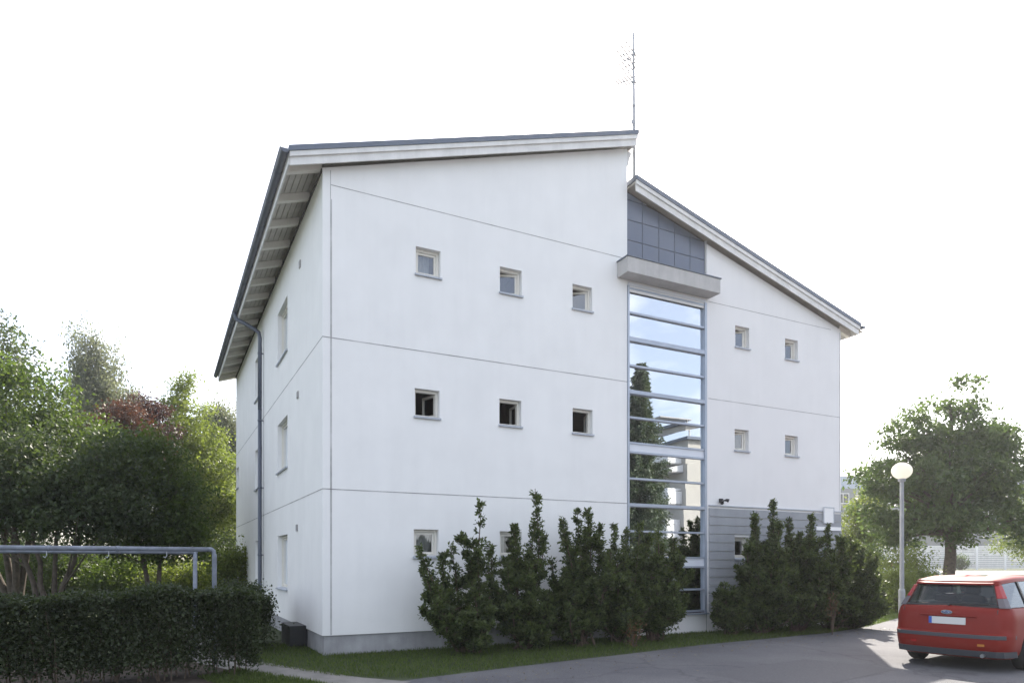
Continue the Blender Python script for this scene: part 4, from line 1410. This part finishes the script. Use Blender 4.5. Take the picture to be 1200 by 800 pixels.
# ------------------------------------------------------------------ what the stair window mirrors: a spruce and a block across the yard
def spruce(label, loc, H, Rb, seed):
    rng = np.random.default_rng(seed)
    root = tag(empty('spruce_tree', loc), label, 'tree')
    P, D, T = [], [], []
    tb = MB()
    tb.tube([(0, 0, 0), (0, 0, H * 0.5), (0, 0, H)], [0.2, 0.12, 0.01], 8)
    z = 0.6
    while z < H - 0.1:
        nb_ = 8 if z < H * 0.8 else 6
        q = 1 - z / H
        ln0 = Rb * (q ** 0.8) * rng.uniform(0.8, 1.1) + 0.12
        a0 = rng.uniform(0, 2 * PI)
        for k in range(nb_):
            a = a0 + 2 * PI * k / nb_ + rng.normal() * 0.15
            ln = ln0 * rng.uniform(0.7, 1.15)
            tip = np.array([math.cos(a) * ln, math.sin(a) * ln, -0.10 * ln + 0.05])
            tb.tube([(0, 0, z), (tip[0] * .5, tip[1] * .5, z - 0.14 * ln), (tip[0], tip[1], z + tip[2])], [0.03, 0.02, 0.005], 4, cap=False)
            n = int(95 * ln + 20)
            u = rng.random(n) ** 0.7
            pp = np.stack([tip[0] * u, tip[1] * u, z - 0.55 * ln * u * (1 - u) + tip[2] * u], axis=1)
            pp += rng.normal(size=(n, 3)) * np.array([0.13, 0.13, 0.10]) * (0.4 + ln / Rb)
            P.append(pp)
            D.append(np.tile(np.array([math.cos(a), math.sin(a), -0.5]), (n, 1)) + rng.normal(size=(n, 3)) * 0.6)
            T.append(np.clip(0.3 + 0.5 * u + rng.normal(size=n) * 0.2, 0, 1))
        z += 0.34 * (0.6 + q * 0.6)
    P, D, T = np.concatenate(P), np.concatenate(D), np.concatenate(T)
    leaf_cloud('crown', P, 0.20 * (0.6 + 0.8 * rng.random(len(P))), 0.35, LF['spruce'], root, T, rng, dirs=D)
    tb.build('trunk', M['bark'], root)
    return root


spruce('tall spruce across the yard, mirrored in the stair window', (28.0, 4.1, 0), 13.8, 2.7, 91)

mb_ = empty('mirrored_block', (47.2, -0.3, 0), R(30))
tag(mb_, 'cream apartment block with white balconies across the yard, mirrored in the stair window', 'apartment building')
b = MB()
b.box(0, 22, -12, 0, 0, 13.2)
b.build('wall', M['facade_cream'], mb_)
b = MB()
b.box(-0.3, 22.3, -12.3, 0.3, 13.2, 13.45)
b.build('roof', M['roof'], mb_)
b = MB()
b.box(-2.6, 0.9, -4.9, -0.2, 14.4, 14.5)
for (x, y) in ((-0.2 + .6, 0.0 - .4), (0.4, -4.6)):
    b.box(x, x + 0.1, y, y + 0.1, 13.4, 14.4)
b.build('roof_terrace_canopy', M['concrete'], mb_)
for z in (1.6, 4.5, 7.4, 10.3):
    b = MB()
    b.box(-1.5, -0.003, -6.0, -0.6, z - 0.2, z)
    bl = b.build('balcony', M['concrete'], mb_)
    b = MB()
    b.box(-1.55, -1.503, -6.0, -0.6, z - 0.1, z + 1.0)
    b.box(-1.503, -0.003, -0.6, -0.56, z - 0.1, z + 1.0)
    b.build('parapet', M['white'], bl)
    for x in (2.0, 6.0, 10.0, 14.0, 18.0):
        b = MB()
        b.box(x - 0.1, x + 1.7, 0.003, 0.06, z + 0.7, z + 2.2)
        w = b.build('window', M['white'], mb_)
        b = MB()
        b.box(x, x + 0.75, 0.061, 0.075, z + 0.8, z + 2.1)
        b.box(x + 0.85, x + 1.6, 0.061, 0.075, z + 0.8, z + 2.1)
        b.build('pane', M['dkglass'], w)


# ------------------------------------------------------------------ cars
def car_paint(name, col):
    m = mat(name, col, 0.48, spec=0.2, coat=0.04)
    return m


M['red'] = car_paint('red_car_paint', (0.19, 0.013, 0.008))
M['whitepaint'] = car_paint('white_car_paint', (0.72, 0.72, 0.72))
M['carglass'] = glass_mat('tinted_car_glass', (0.30, 0.34, 0.36), (0.9, 0.95, 1.0), 0.0, 1.5)
M['tyre'] = mat('tyre_rubber', (0.018, 0.018, 0.019), 0.8)
M['rim'] = mat('alloy', (0.42, 0.43, 0.45), 0.3, metal=0.9)
M['trim'] = mat('dark_bumper_trim', (0.055, 0.060, 0.070), 0.5)
M['cabin'] = mat('cabin_cloth', (0.06, 0.06, 0.065), 0.9)
M['lampred'] = mat('tail_lamp_red', (0.32, 0.015, 0.015), 0.12, spec=0.6)
M['lampgrey'] = mat('tail_lamp_clear', (0.10, 0.085, 0.095), 0.15, spec=0.6)
M['plate'] = mat('plate_white', (0.60, 0.60, 0.58), 0.4)
M['plateblue'] = mat('plate_blue', (0.03, 0.09, 0.40), 0.4)
M['chrome'] = mat('chrome', (0.75, 0.76, 0.78), 0.12, metal=1.0)
M['badge'] = mat('badge_blue', (0.05, 0.08, 0.20), 0.25)

CL, CW = 4.68, 0.88                      # length, half width


def half_plan():
    "half outline (x forward from the tail, y left) of the widest ring, from tail centre to nose centre"
    pts = []
    for k in range(6):
        y = 0.62 * k / 5
        pts.append((0.055 * (y / 0.62) ** 2, y))
    for k in range(1, 8):
        a = PI / 2 * k / 7
        pts.append((0.055 + 0.33 * (1 - math.cos(a)) ** 1.0, 0.62 + 0.225 * math.sin(a)))
    for x in (0.6, 0.85, 1.15, 1.5, 1.9, 2.3, 2.7, 3.05, 3.4, 3.7, 3.95):
        pts.append((x, 0.845 + 0.035 * math.sin(PI * min(1, (x - 0.38) / 3.8))))
    for k in range(1, 9):
        a = PI / 2 * k / 8
        pts.append((3.95 + 0.60 * math.sin(a), 0.40 + 0.455 * math.cos(a) ** 0.8 if k < 8 else 0.40))
    for k in range(1, 4):
        y = 0.40 * (1 - k / 3)
        pts.append((4.55 + 0.10 * k / 3, y))
    return pts


HP = half_plan()


def belt(x):
    "height of the body side under the glass, falling away along the bonnet"
    if x < 3.2:
        return 0.985 - 0.035 * max(0, x) / 3.2
    q = (x - 3.2) / 1.45
    return 0.95 - 0.05 * q - 0.20 * q * q


def build_car(paint, name, label, loc, rz, cat='car', group=None):
    root = tag(empty(name, loc, rz), label, cat, group)
    # --- body shell: stacked rings. (height fraction or absolute, side inset, tail shift, nose shift)
    rings = [(0.20, 0.10, 0.16, 0.16), (0.26, 0.045, 0.07, 0.08), (0.34, 0.02, 0.015, 0.03), (0.46, 0.006, 0.0, 0.0), (0.555, 0.0, 0.0, 0.01), (0.575, 0.0, 0.006, 0.015),
             (0.60, 0.0, 0.045, 0.02), (0.70, -0.004, 0.055, 0.05), (0.80, 0.0, 0.065, 0.10), (0.88, 0.012, 0.075, 0.14), (0.95, 0.03, 0.09, 0.18), (1.0, 0.055, 0.115, 0.22)]
    bm = bmesh.new()
    rows_ = []
    n = len(HP)
    full = [(x, y) for x, y in HP] + [(x, -y) for x, y in reversed(HP[1:-1])]
    for (h, ins, ts_, ns_) in rings:
        row = []
        for (x, y) in full:
            kx = max(0, 1 - x / 0.9)
            kn = max(0, (x - 3.75) / 0.9)
            yy = y - math.copysign(min(abs(y), ins * min(1, abs(y) / 0.5)), y) if y else 0
            xx = x + ts_ * kx - ns_ * kn
            zb = belt(xx)
            z = h if h <= 0.60 else 0.60 + (h - 0.60) / 0.40 * (zb - 0.60)
            if h < 0.6 and zb < 0.72:
                z = min(z, zb * 0.8 * h / 0.6 + 0.0) if False else z
            row.append(bm.verts.new((xx, yy, z)))
        rows_.append(row)
    N = len(full)
    for a in range(len(rows_) - 1):
        for j in range(N):
            j2 = (j + 1) % N
            bm.faces.new((rows_[a][j], rows_[a][j2], rows_[a + 1][j2], rows_[a + 1][j]))
    # top deck, crowned along the middle
    top = rows_[-1]
    mids = {}
    for j in range(1, n - 1):
        l, r_ = top[j], top[N - j]
        mids[j] = bm.verts.new((l.co.x, 0, l.co.z + 0.035 * min(1, abs(l.co.y) / 0.7)))
    mids[0], mids[n - 1] = top[0], top[n - 1]
    for j in range(0, n - 1):
        lj, lj2 = top[j], top[j + 1]
        rj, rj2 = top[(N - j) % N], top[N - j - 1]
        for (p, q) in ((lj, lj2), (rj2, rj)):
            fs_ = []
            order = [mids[j], p, q, mids[j + 1]] if p is lj else [mids[j], mids[j + 1], rj2, rj]
            for v in order:
                if v not in fs_:
                    fs_.append(v)
            if len(fs_) >= 3:
                try:
                    bm.faces.new(fs_)
                except ValueError:
                    pass
    bm.faces.new(list(reversed(rows_[0])))
    bmesh.ops.recalc_face_normals(bm, faces=bm.faces)
    me = bpy.data.meshes.new('body')
    bm.to_mesh(me)
    bm.free()
    me.materials.append(paint)
    me.materials.append(M['black'])
    body = bpy.data.objects.new('body', me)
    C.objects.link(body)
    # wheel arches cut through the sides
    AX = (0.98, 3.72)
    cb = MB()
    for x in AX:
        for sy in (-1, 1):
            pts = [(x, sy * 0.60, 0.31), (x, sy * 1.1, 0.31)]
            cb.tube(pts, 0.37, 28, 0)
    cut = cb.build('cutter', M['black'], None, weld=True)
    md = body.modifiers.new('arch', 'BOOLEAN')
    md.object = cut
    md.operation = 'DIFFERENCE'
    md.solver = 'EXACT'
    dg = bpy.context.evaluated_depsgraph_get()
    dg.update()
    me2 = bpy.data.meshes.new_from_object(body.evaluated_get(dg))
    body.modifiers.clear()
    body.data = me2
    bpy.data.objects.remove(cut)
    me2.materials.clear()
    me2.materials.append(paint)
    me2.materials.append(M['black'])
    for p in me2.polygons:
        c = p.center
        inside = any(math.hypot(c.x - x, c.z - 0.31) < 0.372 for x in AX) and c.z < 0.70 and 0.55 < abs(c.y) < 0.95 and (abs(p.normal.y) < 0.6 or abs(c.y) < 0.7)
        p.material_index = 1 if (inside or c.z < 0.22) else 0
        p.use_smooth = True
    try:
        me2.set_sharp_from_angle(angle=R(38))
    except Exception:
        pass
    body.parent = root

    # --- greenhouse outline: belt ring and roof ring, tail to nose (half), y > 0
    gb_ = [(0.150, 0.0), (0.160, 0.30), (0.180, 0.55), (0.205, 0.66), (0.25, 0.735), (0.34, 0.775), (1.05, 0.800), (2.02, 0.805), (2.95, 0.775), (3.22, 0.70), (3.34, 0.45), (3.38, 0.0)]
    gr_ = [(0.345, 0.0), (0.350, 0.26), (0.368, 0.47), (0.385, 0.545), (0.415, 0.585), (0.49, 0.610), (1.10, 0.640), (1.98, 0.640), (2.48, 0.600), (2.60, 0.54), (2.66, 0.34), (2.68, 0.0)]

    def zr_(x):
        q = (x - 1.6) / 1.3
        return 1.475 - 0.055 * q * q if x < 1.6 else 1.475 - 0.06 * q * q

    def B(k, s):
        return Vector((gb_[k][0], s * gb_[k][1], belt(gb_[k][0]) + 0.012))

    def T(k, s):
        x, y = gr_[k]
        return Vector((x, s * y, zr_(x) - 0.085))

    def inset(p, d):
        v = Vector((p.x - (1.7 if p.x < 1.7 else 1.7), p.y, 0))
        return p - Vector((0.02 if p.x > 2.2 else (-0.02 if p.x < 0.4 else 0), math.copysign(0.02, p.y) if abs(p.y) > 0.5 else 0, 0)) * d

    # roof skin
    b = MB()
    K = len(gr_)
    edge = [T(k, 1) for k in range(K)] + [T(k, -1) for k in range(K - 2, 0, -1)]
    ring2 = []
    cx0 = 1.5
    lay = [edge]
    for (shr, dz) in ((0.985, 0.035), (0.955, 0.060), (0.88, 0.076), (0.6, 0.088), (0.25, 0.094)):
        lay.append([Vector((cx0 + (p.x - cx0) * (1 - (1 - shr) * (0.55 if shr > .9 else 1)), p.y * shr, p.z + dz + 0.0)) for p in edge])
    for a in range(len(lay) - 1):
        for j in range(len(edge)):
            j2 = (j + 1) % len(edge)
            b.quad(lay[a][j], lay[a][j2], lay[a + 1][j2], lay[a + 1][j])
    b.poly(lay[-1])
    rf = b.build('roof', paint, root, smooth=True, weld=True)
    # rear spoiler lip
    b = MB()
    for s in (-1, 1):
        pass
    pts = [T(k, -1) for k in range(3, 0, -1)] + [T(k, 1) for k in range(0, 4)]
    for k in range(len(pts) - 1):
        a_, c_ = pts[k], pts[k + 1]
        b.hexa([a_ + Vector((-0.045, 0, -0.006)), c_ + Vector((-0.045, 0, -0.006)), c_ + Vector((0.05, 0, 0.0)), a_ + Vector((0.05, 0, 0.0)),
                a_ + Vector((-0.030, 0, 0.022)), c_ + Vector((-0.030, 0, 0.022)), c_ + Vector((0.05, 0, 0.045)), a_ + Vector((0.05, 0, 0.045))])
    b.build('spoiler', paint, rf, smooth=False, weld=True, bevel=0.006)
    # pillars: broad painted D pillars, slim dark ones between the side windows, painted A pillars
    for s in (-1, 1):
        b = MB()
        ins_ = [(p * 1.0) for p in ()]
        for (k0, k1) in ((3, 4), (4, 5)):
            p = [B(k0, s), B(k1, s), T(k1, s), T(k0, s)]
            q = [Vector((v.x + 0.03, v.y - s * 0.03, v.z)) for v in p]
            b.hexa([p[0], p[1], q[1], q[0], p[3], p[2], q[2], q[3]])
        b.build('rear_pillar', paint, root, weld=True, smooth=True)
        b = MB()
        p = [B(8, s), B(9, s), T(9, s), T(8, s)]
        q = [Vector((v.x - 0.03, v.y - s * 0.02, v.z)) for v in p]
        b.hexa([p[0], p[1], q[1], q[0], p[3], p[2], q[2], q[3]])
        b.build('windscreen_pillar', paint, root)
        for (k, w) in ((6, 0.035), (7, 0.05)):
            b = MB()
            p0, p1 = B(k, s), T(k, s)
            dx = Vector((w, 0, 0))
            iy = Vector((0, -s * 0.04, 0))
            oy = Vector((0, s * 0.003, 0))
            b.hexa([p0 - dx + oy, p0 + dx + oy, p0 + dx + iy, p0 - dx + iy, p1 - dx + oy, p1 + dx + oy, p1 + dx + iy, p1 - dx + iy])
            b.build('door_pillar', M['black'], root)
        # side glass
        for (k0, k1) in ((5, 6), (6, 7), (7, 8)):
            b = MB()
            e = Vector((0, -s * 0.012, 0))
            b.quad(B(k0, s) + e, B(k1, s) + e, T(k1, s) + e, T(k0, s) + e)
            b.build('side_window', M['carglass'], root)
    b = MB()
    o = Vector((0.008, 0, 0))
    seq = [(3, -1), (2, -1), (1, -1), (0, 1), (1, 1), (2, 1), (3, 1)]
    for (a_, c_) in zip(seq[:-1], seq[1:]):
        b.quad(B(*a_) + o, B(*c_) + o, T(*c_) + o, T(*a_) + o)
    rw = b.build('rear_window', M['carglass'], root, smooth=True, weld=True)
    for (f0, f1) in ((0.0, 0.09), (0.93, 1.0)):                   # dark ceramic borders of the rear window
        b = MB()
        for (a_, c_) in zip(seq[:-1], seq[1:]):
            e = Vector((0.003, 0, 0))
            b.quad(B(*a_).lerp(T(*a_), f0) + e, B(*c_).lerp(T(*c_), f0) + e, B(*c_).lerp(T(*c_), f1) + e, B(*a_).lerp(T(*a_), f1) + e)
        b.build('window_border', M['black'], rw, weld=True)
    b = MB()
    base = B(0, 1).lerp(T(0, 1), 0.10) + Vector((-0.014, 0.0, 0))
    tipw = B(2, -1).lerp(T(2, -1), 0.13) + Vector((-0.012, 0, 0))
    b.tube([base, base.lerp(tipw, 0.5) + Vector((-0.012, 0, 0.01)), tipw], 0.009, 6)
    b.tube([base + Vector((0.01, 0, -0.02)), base + Vector((-0.03, 0, 0.0))], 0.022, 8)
    b.build('wiper', M['black'], rw)
    b = MB()
    o = Vector((-0.01, 0, 0))
    seq = [(9, -1), (10, -1), (11, 1), (10, 1), (9, 1)]
    for (a_, c_) in zip(seq[:-1], seq[1:]):
        b.quad(B(*a_) + o, B(*c_) + o, T(*c_) + o, T(*a_) + o)
    b.build('windscreen', M['carglass'], root, smooth=True, weld=True)

    # --- tail details follow the rear plan curve
    def rear_pt(y, off, z):
        ay = abs(y)
        if ay <= 0.62:
            x = 0.055 * (ay / 0.62) ** 2
            yy = ay
        else:
            a = math.asin(min(1, (ay - 0.62) / 0.225))
            x = 0.055 + 0.33 * (1 - math.cos(a))
            yy = ay
        return Vector((x + off, math.copysign(yy, y), z))

    def rear_band(name, y0, y1, z0, z1, d_out, off, m, parent, nseg=14, offtop=None, bev=0.0):
        b = MB()
        ot = off if offtop is None else offtop
        for k in range(nseg):
            ya, yb = y0 + (y1 - y0) * k / nseg, y0 + (y1 - y0) * (k + 1) / nseg
            b.hexa([rear_pt(ya, off - d_out, z0), rear_pt(yb, off - d_out, z0), rear_pt(yb, off + 0.02, z0), rear_pt(ya, off + 0.02, z0),
                    rear_pt(ya, ot - d_out, z1), rear_pt(yb, ot - d_out, z1), rear_pt(yb, ot + 0.02, z1), rear_pt(ya, ot + 0.02, z1)])
        return b.build(name, m, parent, weld=True, bevel=bev)

    bp = rear_band('bumper_trim', -0.844, 0.844, 0.515, 0.575, 0.012, 0.002, M['trim'], body, 22, bev=0.006)
    rear_band('bumper_valance', -0.844, 0.844, 0.235, 0.33, 0.010, 0.05, M['trim'], body, 18, offtop=0.015)
    rear_band('tailgate_handle', -0.40, 0.40, 0.838, 0.858, 0.022, 0.068, paint, body, 10, bev=0.005)
    for y in (-0.665, 0.66):
        rear_band('tailgate_seam', y, y + 0.008, 0.60, 0.96, 0.003, 0.048, M['black'], body, 1, offtop=0.095)
    rear_band('reflector', -0.52, -0.43, 0.40, 0.435, 0.006, 0.004, mat('amber_reflector_' + name, (0.42, 0.16, 0.03), 0.2), body, 3)
    rear_band('reflector', 0.43, 0.52, 0.40, 0.435, 0.006, 0.004, M['lampred'], body, 3)
    np_ = rear_band('number_plate', -0.26, 0.26, 0.715, 0.825, 0.012, 0.062, M['plate'], body, 6)
    rear_band('band', 0.215, 0.26, 0.717, 0.823, 0.0145, 0.062, M['plateblue'], np_, 1)
    b = MB()                                                      # small oval badge with a lettered centre
    prof2 = [(math.cos(2 * PI * k / 24), math.sin(2 * PI * k / 24)) for k in range(24)]

    def oval(a_, c_, x0, x1, mi):
        i0 = len(b.v)
        b.v += [(x0, a_ * u, 0.905 + c_ * v) for u, v in prof2] + [(x1, a_ * u, 0.905 + c_ * v) for u, v in prof2]
        for j in range(24):
            j2 = (j + 1) % 24
            b.f.append((i0 + j, i0 + j2, i0 + 24 + j2, i0 + 24 + j))
            b.m.append(mi)
        b.f.append(tuple(i0 + j for j in range(24)))
        b.m.append(mi)
    oval(0.082, 0.033, 0.050, 0.085, 0)
    oval(0.072, 0.025, 0.047, 0.085, 1)
    for (ya, za, yb, zb_) in ((0.045, -0.012, 0.035, 0.014), (0.045, 0.014, 0.012, 0.014), (0.04, 0.0, 0.02, 0.002), (0.012, -0.008, 0.002, 0.006), (-0.006, -0.01, -0.010, 0.006), (-0.010, 0.006, -0.022, 0.004), (-0.034, -0.01, -0.028, 0.006), (-0.048, -0.01, -0.052, 0.016)):
        b.tube([(0.045, ya, 0.905 + za), (0.045, yb, 0.905 + zb_)], 0.0032, 5, 0)
    b.build('badge', [M['chrome'], M['badge']], body)
    # tail lamps climbing the rear pillars
    for s in (-1, 1):
        for (f0, f1, m_, nm) in ((0.40, 0.93, M['lampred'], 'tail_lamp'), (-0.02, 0.39, M['lampgrey'], 'tail_lamp')):
            b = MB()
            for (k0, k1) in ((3, 4), (4, 5)):
                b0, b1, t0, t1 = B(k0, s), B(k1, s), T(k0, s), T(k1, s)
                oo = Vector((-0.014, s * 0.010, 0))
                ii = Vector((0.004, -s * 0.004, 0))
                pa, pb, pc, pd = b0.lerp(t0, f0), b1.lerp(t1, f0), b1.lerp(t1, f1), b0.lerp(t0, f1)
                b.hexa([pa + oo, pb + oo, pb + ii, pa + ii, pd + oo, pc + oo, pc + ii, pd + ii])
            b.build(nm, m_, root, weld=True, smooth=False, bevel=0.004)
    # cabin: dark floor over the deck, seats
    b = MB()
    b.poly([Vector((p[0] + (0.06 if p[0] < 1.7 else -0.08), p[1] * 0.95, belt(p[0]) + 0.052)) for p in gb_] + [Vector((p[0] + (0.06 if p[0] < 1.7 else -0.08), -p[1] * 0.95, belt(p[0]) + 0.052)) for p in reversed(gb_[1:-1])])
    b.build('parcel_shelf', M['cabin'], root)
    for (x, ys_) in ((1.22, (-0.42, 0, 0.42)), (2.12, (-0.37, 0.37))):
        for y in ys_:
            b = MB()
            b.hexa([(x, y - 0.20, 0.98), (x + 0.1, y - 0.20, 0.98), (x + 0.1, y + 0.20, 0.98), (x, y + 0.20, 0.98),
                    (x - 0.05, y - 0.17, 1.13), (x + 0.04, y - 0.17, 1.13), (x + 0.04, y + 0.17, 1.13), (x - 0.05, y + 0.17, 1.13)])
            b.box(x - 0.09, x + 0.0, y - 0.12, y + 0.12, 1.16, 1.30)
            b.build('seat', M['cabin'], root, bevel=0.03)
    # doors: handles and shut lines, mirrors, lamps at the nose
    for s in (-1, 1):
        for (x0, x1) in ((1.22, 2.02), (2.06, 3.02)):
            b = MB()

            def yside(x, z):
                return s * (0.845 + 0.035 * math.sin(PI * min(1, max(0, (x - 0.38) / 3.8))) + 0.004)
            for xx in (x0, x1):
                b.box(xx - 0.004, xx + 0.004, min(0, yside(xx, 0)) if s < 0 else 0.80, max(0, yside(xx, 0)) if s > 0 else -0.80, 0.36, 0.90)
            d = b.build('door', M['black'], root)
            b = MB()
            b.tube([(x0 + 0.10, yside(x0, 0) - s * 0.01, 0.84), (x0 + 0.13, yside(x0, 0) + s * 0.03, 0.845), (x0 + 0.25, yside(x0, 0) + s * 0.03, 0.845), (x0 + 0.28, yside(x0, 0) - s * 0.01, 0.84)], 0.014, 8)
            b.build('handle', paint, d, smooth=True)
        b = MB()
        b.box(1.25, 3.0, s * 0.885 - 0.012, s * 0.885 + 0.012, 0.56, 0.61)
        b.build('side_moulding', M['trim'], root, bevel=0.006)
        b = MB()
        b.hexa([(2.72, s * 0.80, 0.97), (2.86, s * 0.80, 0.97), (2.84, s * 1.0, 0.97), (2.74, s * 1.0, 0.97), (2.72, s * 0.82, 1.10), (2.84, s * 0.82, 1.10), (2.82, s * 0.99, 1.09), (2.74, s * 0.99, 1.09)])
        b.build('wing_mirror', paint, root, bevel=0.02)
        b = MB()
        b.hexa([(4.30, s * 0.76, 0.60), (4.60, s * 0.42, 0.60), (4.46, s * 0.40, 0.60), (4.2, s * 0.70, 0.60), (4.14, s * 0.775, 0.735), (4.44, s * 0.42, 0.72), (4.36, s * 0.40, 0.72), (4.06, s * 0.70, 0.735)])
        b.build('headlight', M['lampgrey'], root, bevel=0.01)
        # wheels
        for x in AX:
            b = MB()
            i0 = len(b.v)
            prof3 = [(0.20, -0.095), (0.29, -0.10), (0.312, -0.075), (0.316, 0.0), (0.312, 0.075), (0.29, 0.10), (0.20, 0.095)]
            n_ = 36
            for r, w in prof3:
                for j in range(n_):
                    a = 2 * PI * j / n_
                    b.v.append((x + r * math.cos(a), s * 0.765 + w, 0.316 + r * math.sin(a)))
            for k in range(len(prof3) - 1):
                for j in range(n_):
                    j2 = (j + 1) % n_
                    b.f.append((i0 + k * n_ + j, i0 + k * n_ + j2, i0 + (k + 1) * n_ + j2, i0 + (k + 1) * n_ + j))
                    b.m.append(0)
            b2 = MB()
            wh = b.build('wheel', M['tyre'], root, smooth=True)
            b2.tube([(x, s * 0.72, 0.316), (x, s * 0.82, 0.316)], 0.055, 14)
            for j in range(5):
                a = 2 * PI * j / 5 + 0.3
                b2.tube([(x, s * 0.825, 0.316), (x + 0.2 * math.cos(a), s * 0.835, 0.316 + 0.2 * math.sin(a))], [0.035, 0.03], 6)
            b2.tube([(x, s * 0.72, 0.316), (x, s * 0.745, 0.316)], 0.203, 28)
            b2.build('rim', M['rim'], wh)
    b = MB()
    b.tube([(-0.0, -0.50, 0.26), (0.25, -0.50, 0.27), (0.9, -0.45, 0.28)], 0.028, 10)
    b.build('exhaust', M['rim'], root)
    return root


PSI = 52.0                                   # heading, clockwise from +Y
hd = Vector((math.sin(R(PSI)), math.cos(R(PSI)), 0))
car_pos = Vector((6.86, 10.81, 0.004))
build_car(M['red'], 'estate_car', 'red estate car parked at the edge of the picture, tail towards the viewer', tuple(car_pos), R(90 - PSI))
build_car(M['whitepaint'], 'parked_car', 'white car parked far off behind the shrubs beyond the house corner', (25.4, 47.0, gz(25, 47) + 0.0), R(15))


# ------------------------------------------------------------------ grass
def poly_pts(rng, poly, n):
    poly = np.asarray(poly)
    lo, hi = poly.min(0), poly.max(0)
    out_ = []
    while sum(len(o) for o in out_) < n:
        p = lo + (hi - lo) * rng.random((n, 2))
        ins = np.zeros(n, bool)
        j = len(poly) - 1
        for i in range(len(poly)):
            xi, yi = poly[i]
            xj, yj = poly[j]
            ins ^= ((yi > p[:, 1]) != (yj > p[:, 1])) & (p[:, 0] < (xj - xi) * (p[:, 1] - yi) / (yj - yi + 1e-12) + xi)
            j = i
        out_.append(p[ins])
    return np.concatenate(out_)[:n]


LF['grass'] = leaf_mat('grass_blades', (0.044, 0.068, 0.017), (0.095, 0.126, 0.031), 0.35, (1.6, 1.8, 0.8), rough=0.6)
rng = np.random.default_rng(777)
wpt = lambda s, t: tuple(wl(s, t))[:2]
lawn1 = [(-3.6, 9.75), (-2.55, 9.95)] + [(-1.4, 9.9), (0.05, 11.05), (2.05, 12.55), (3.85, 13.95), (5.65, 15.1), (7.6, 16.35), (9.4, 18.0)] + [wpt(14.6, 0.2), wpt(14.05, -0.02), wpt(0, -0.02), wpt(-0.05, 2), wpt(-1.2, 2.5), (-4.3, 11.35)]
lawn1 = [(-2.55, 10.1)] + lawn1[2:]
lawn2 = [(-1.9, 8.9), (-2.5, 9.4), (-3.4, 10.1), (-4.3, 10.75), (-4.6, 10.0), (-3.2, 8.5)]
lawn3 = [(9.4, 18.0), (11.4, 20.3), (14.3, 24.0), (14.0, 24.2), (9.2, 23.6), wpt(14.6, 0.3)]
pts = np.concatenate([poly_pts(rng, lawn1, 42000), poly_pts(rng, lawn2, 8000), poly_pts(rng, lawn3, 16000)])
N = len(pts)
P3 = np.concatenate([pts, np.full((N, 1), 0.0)], axis=1)
D3 = rng.normal(size=(N, 3)) * 0.5 + np.array([0, 0, 1.0])
D3[:, 2] = np.abs(D3[:, 2]) + 0.2
g_ = leaf_cloud('grass', P3, 0.055 * (0.5 + rng.random(N)), 0.16, LF['grass'], None, rng.random(N), rng, dirs=D3)
tag(g_, 'short mown grass round the house', 'grass', kind='stuff')

# ------------------------------------------------------------------ thin volume added to lift the shadows like lens glare
hb = MB()
hb.box(-70, 125, -60, 135, -1.0, 16.5)
hz = hb.build('glare_veil', bpy.data.materials.new('veil_volume'))
tag(hz, kind='stuff')
hm = hz.data.materials[0]
hm.use_nodes = True
hn = hm.node_tree
hn.nodes.remove(hn.nodes['Principled BSDF'])
pv = hn.nodes.new('ShaderNodeVolumePrincipled')
pv.inputs['Color'].default_value = (0.90, 0.92, 0.95, 1)
pv.inputs['Density'].default_value = 0.0007
pv.inputs['Anisotropy'].default_value = 0.55
hn.links.new(pv.outputs['Volume'], hn.nodes['Material Output'].inputs['Volume'])

# dry leaves and grit blown along the edge of the asphalt
rng = np.random.default_rng(4242)
edge = np.array([(-1.4, 9.75), (0.05, 10.9), (2.05, 12.4), (3.85, 13.8), (5.65, 14.95), (7.6, 16.2), (9.3, 17.7)])
k = rng.integers(0, len(edge) - 1, 700)
u = rng.random((700, 1))
q = edge[k] * (1 - u) + edge[k + 1] * u + np.stack([np.abs(rng.normal(size=700)) * 0.5, -np.abs(rng.normal(size=700)) * 0.5], axis=1)
P3 = np.concatenate([q, np.full((700, 1), 0.012)], axis=1)
lt_ = leaf_cloud('leaf_litter', P3, 0.035 * (0.4 + rng.random(700)), 0.6, leaf_mat('dry_leaf', (0.09, 0.065, 0.03), (0.22, 0.17, 0.08), 0.2, (1.3, 1.2, 0.9)), None, rng.random(700), rng, nbias=(0, 0, 4), fold=0.05)
tag(lt_, 'small dry leaves scattered along the edge of the asphalt', 'leaf litter', kind='stuff')
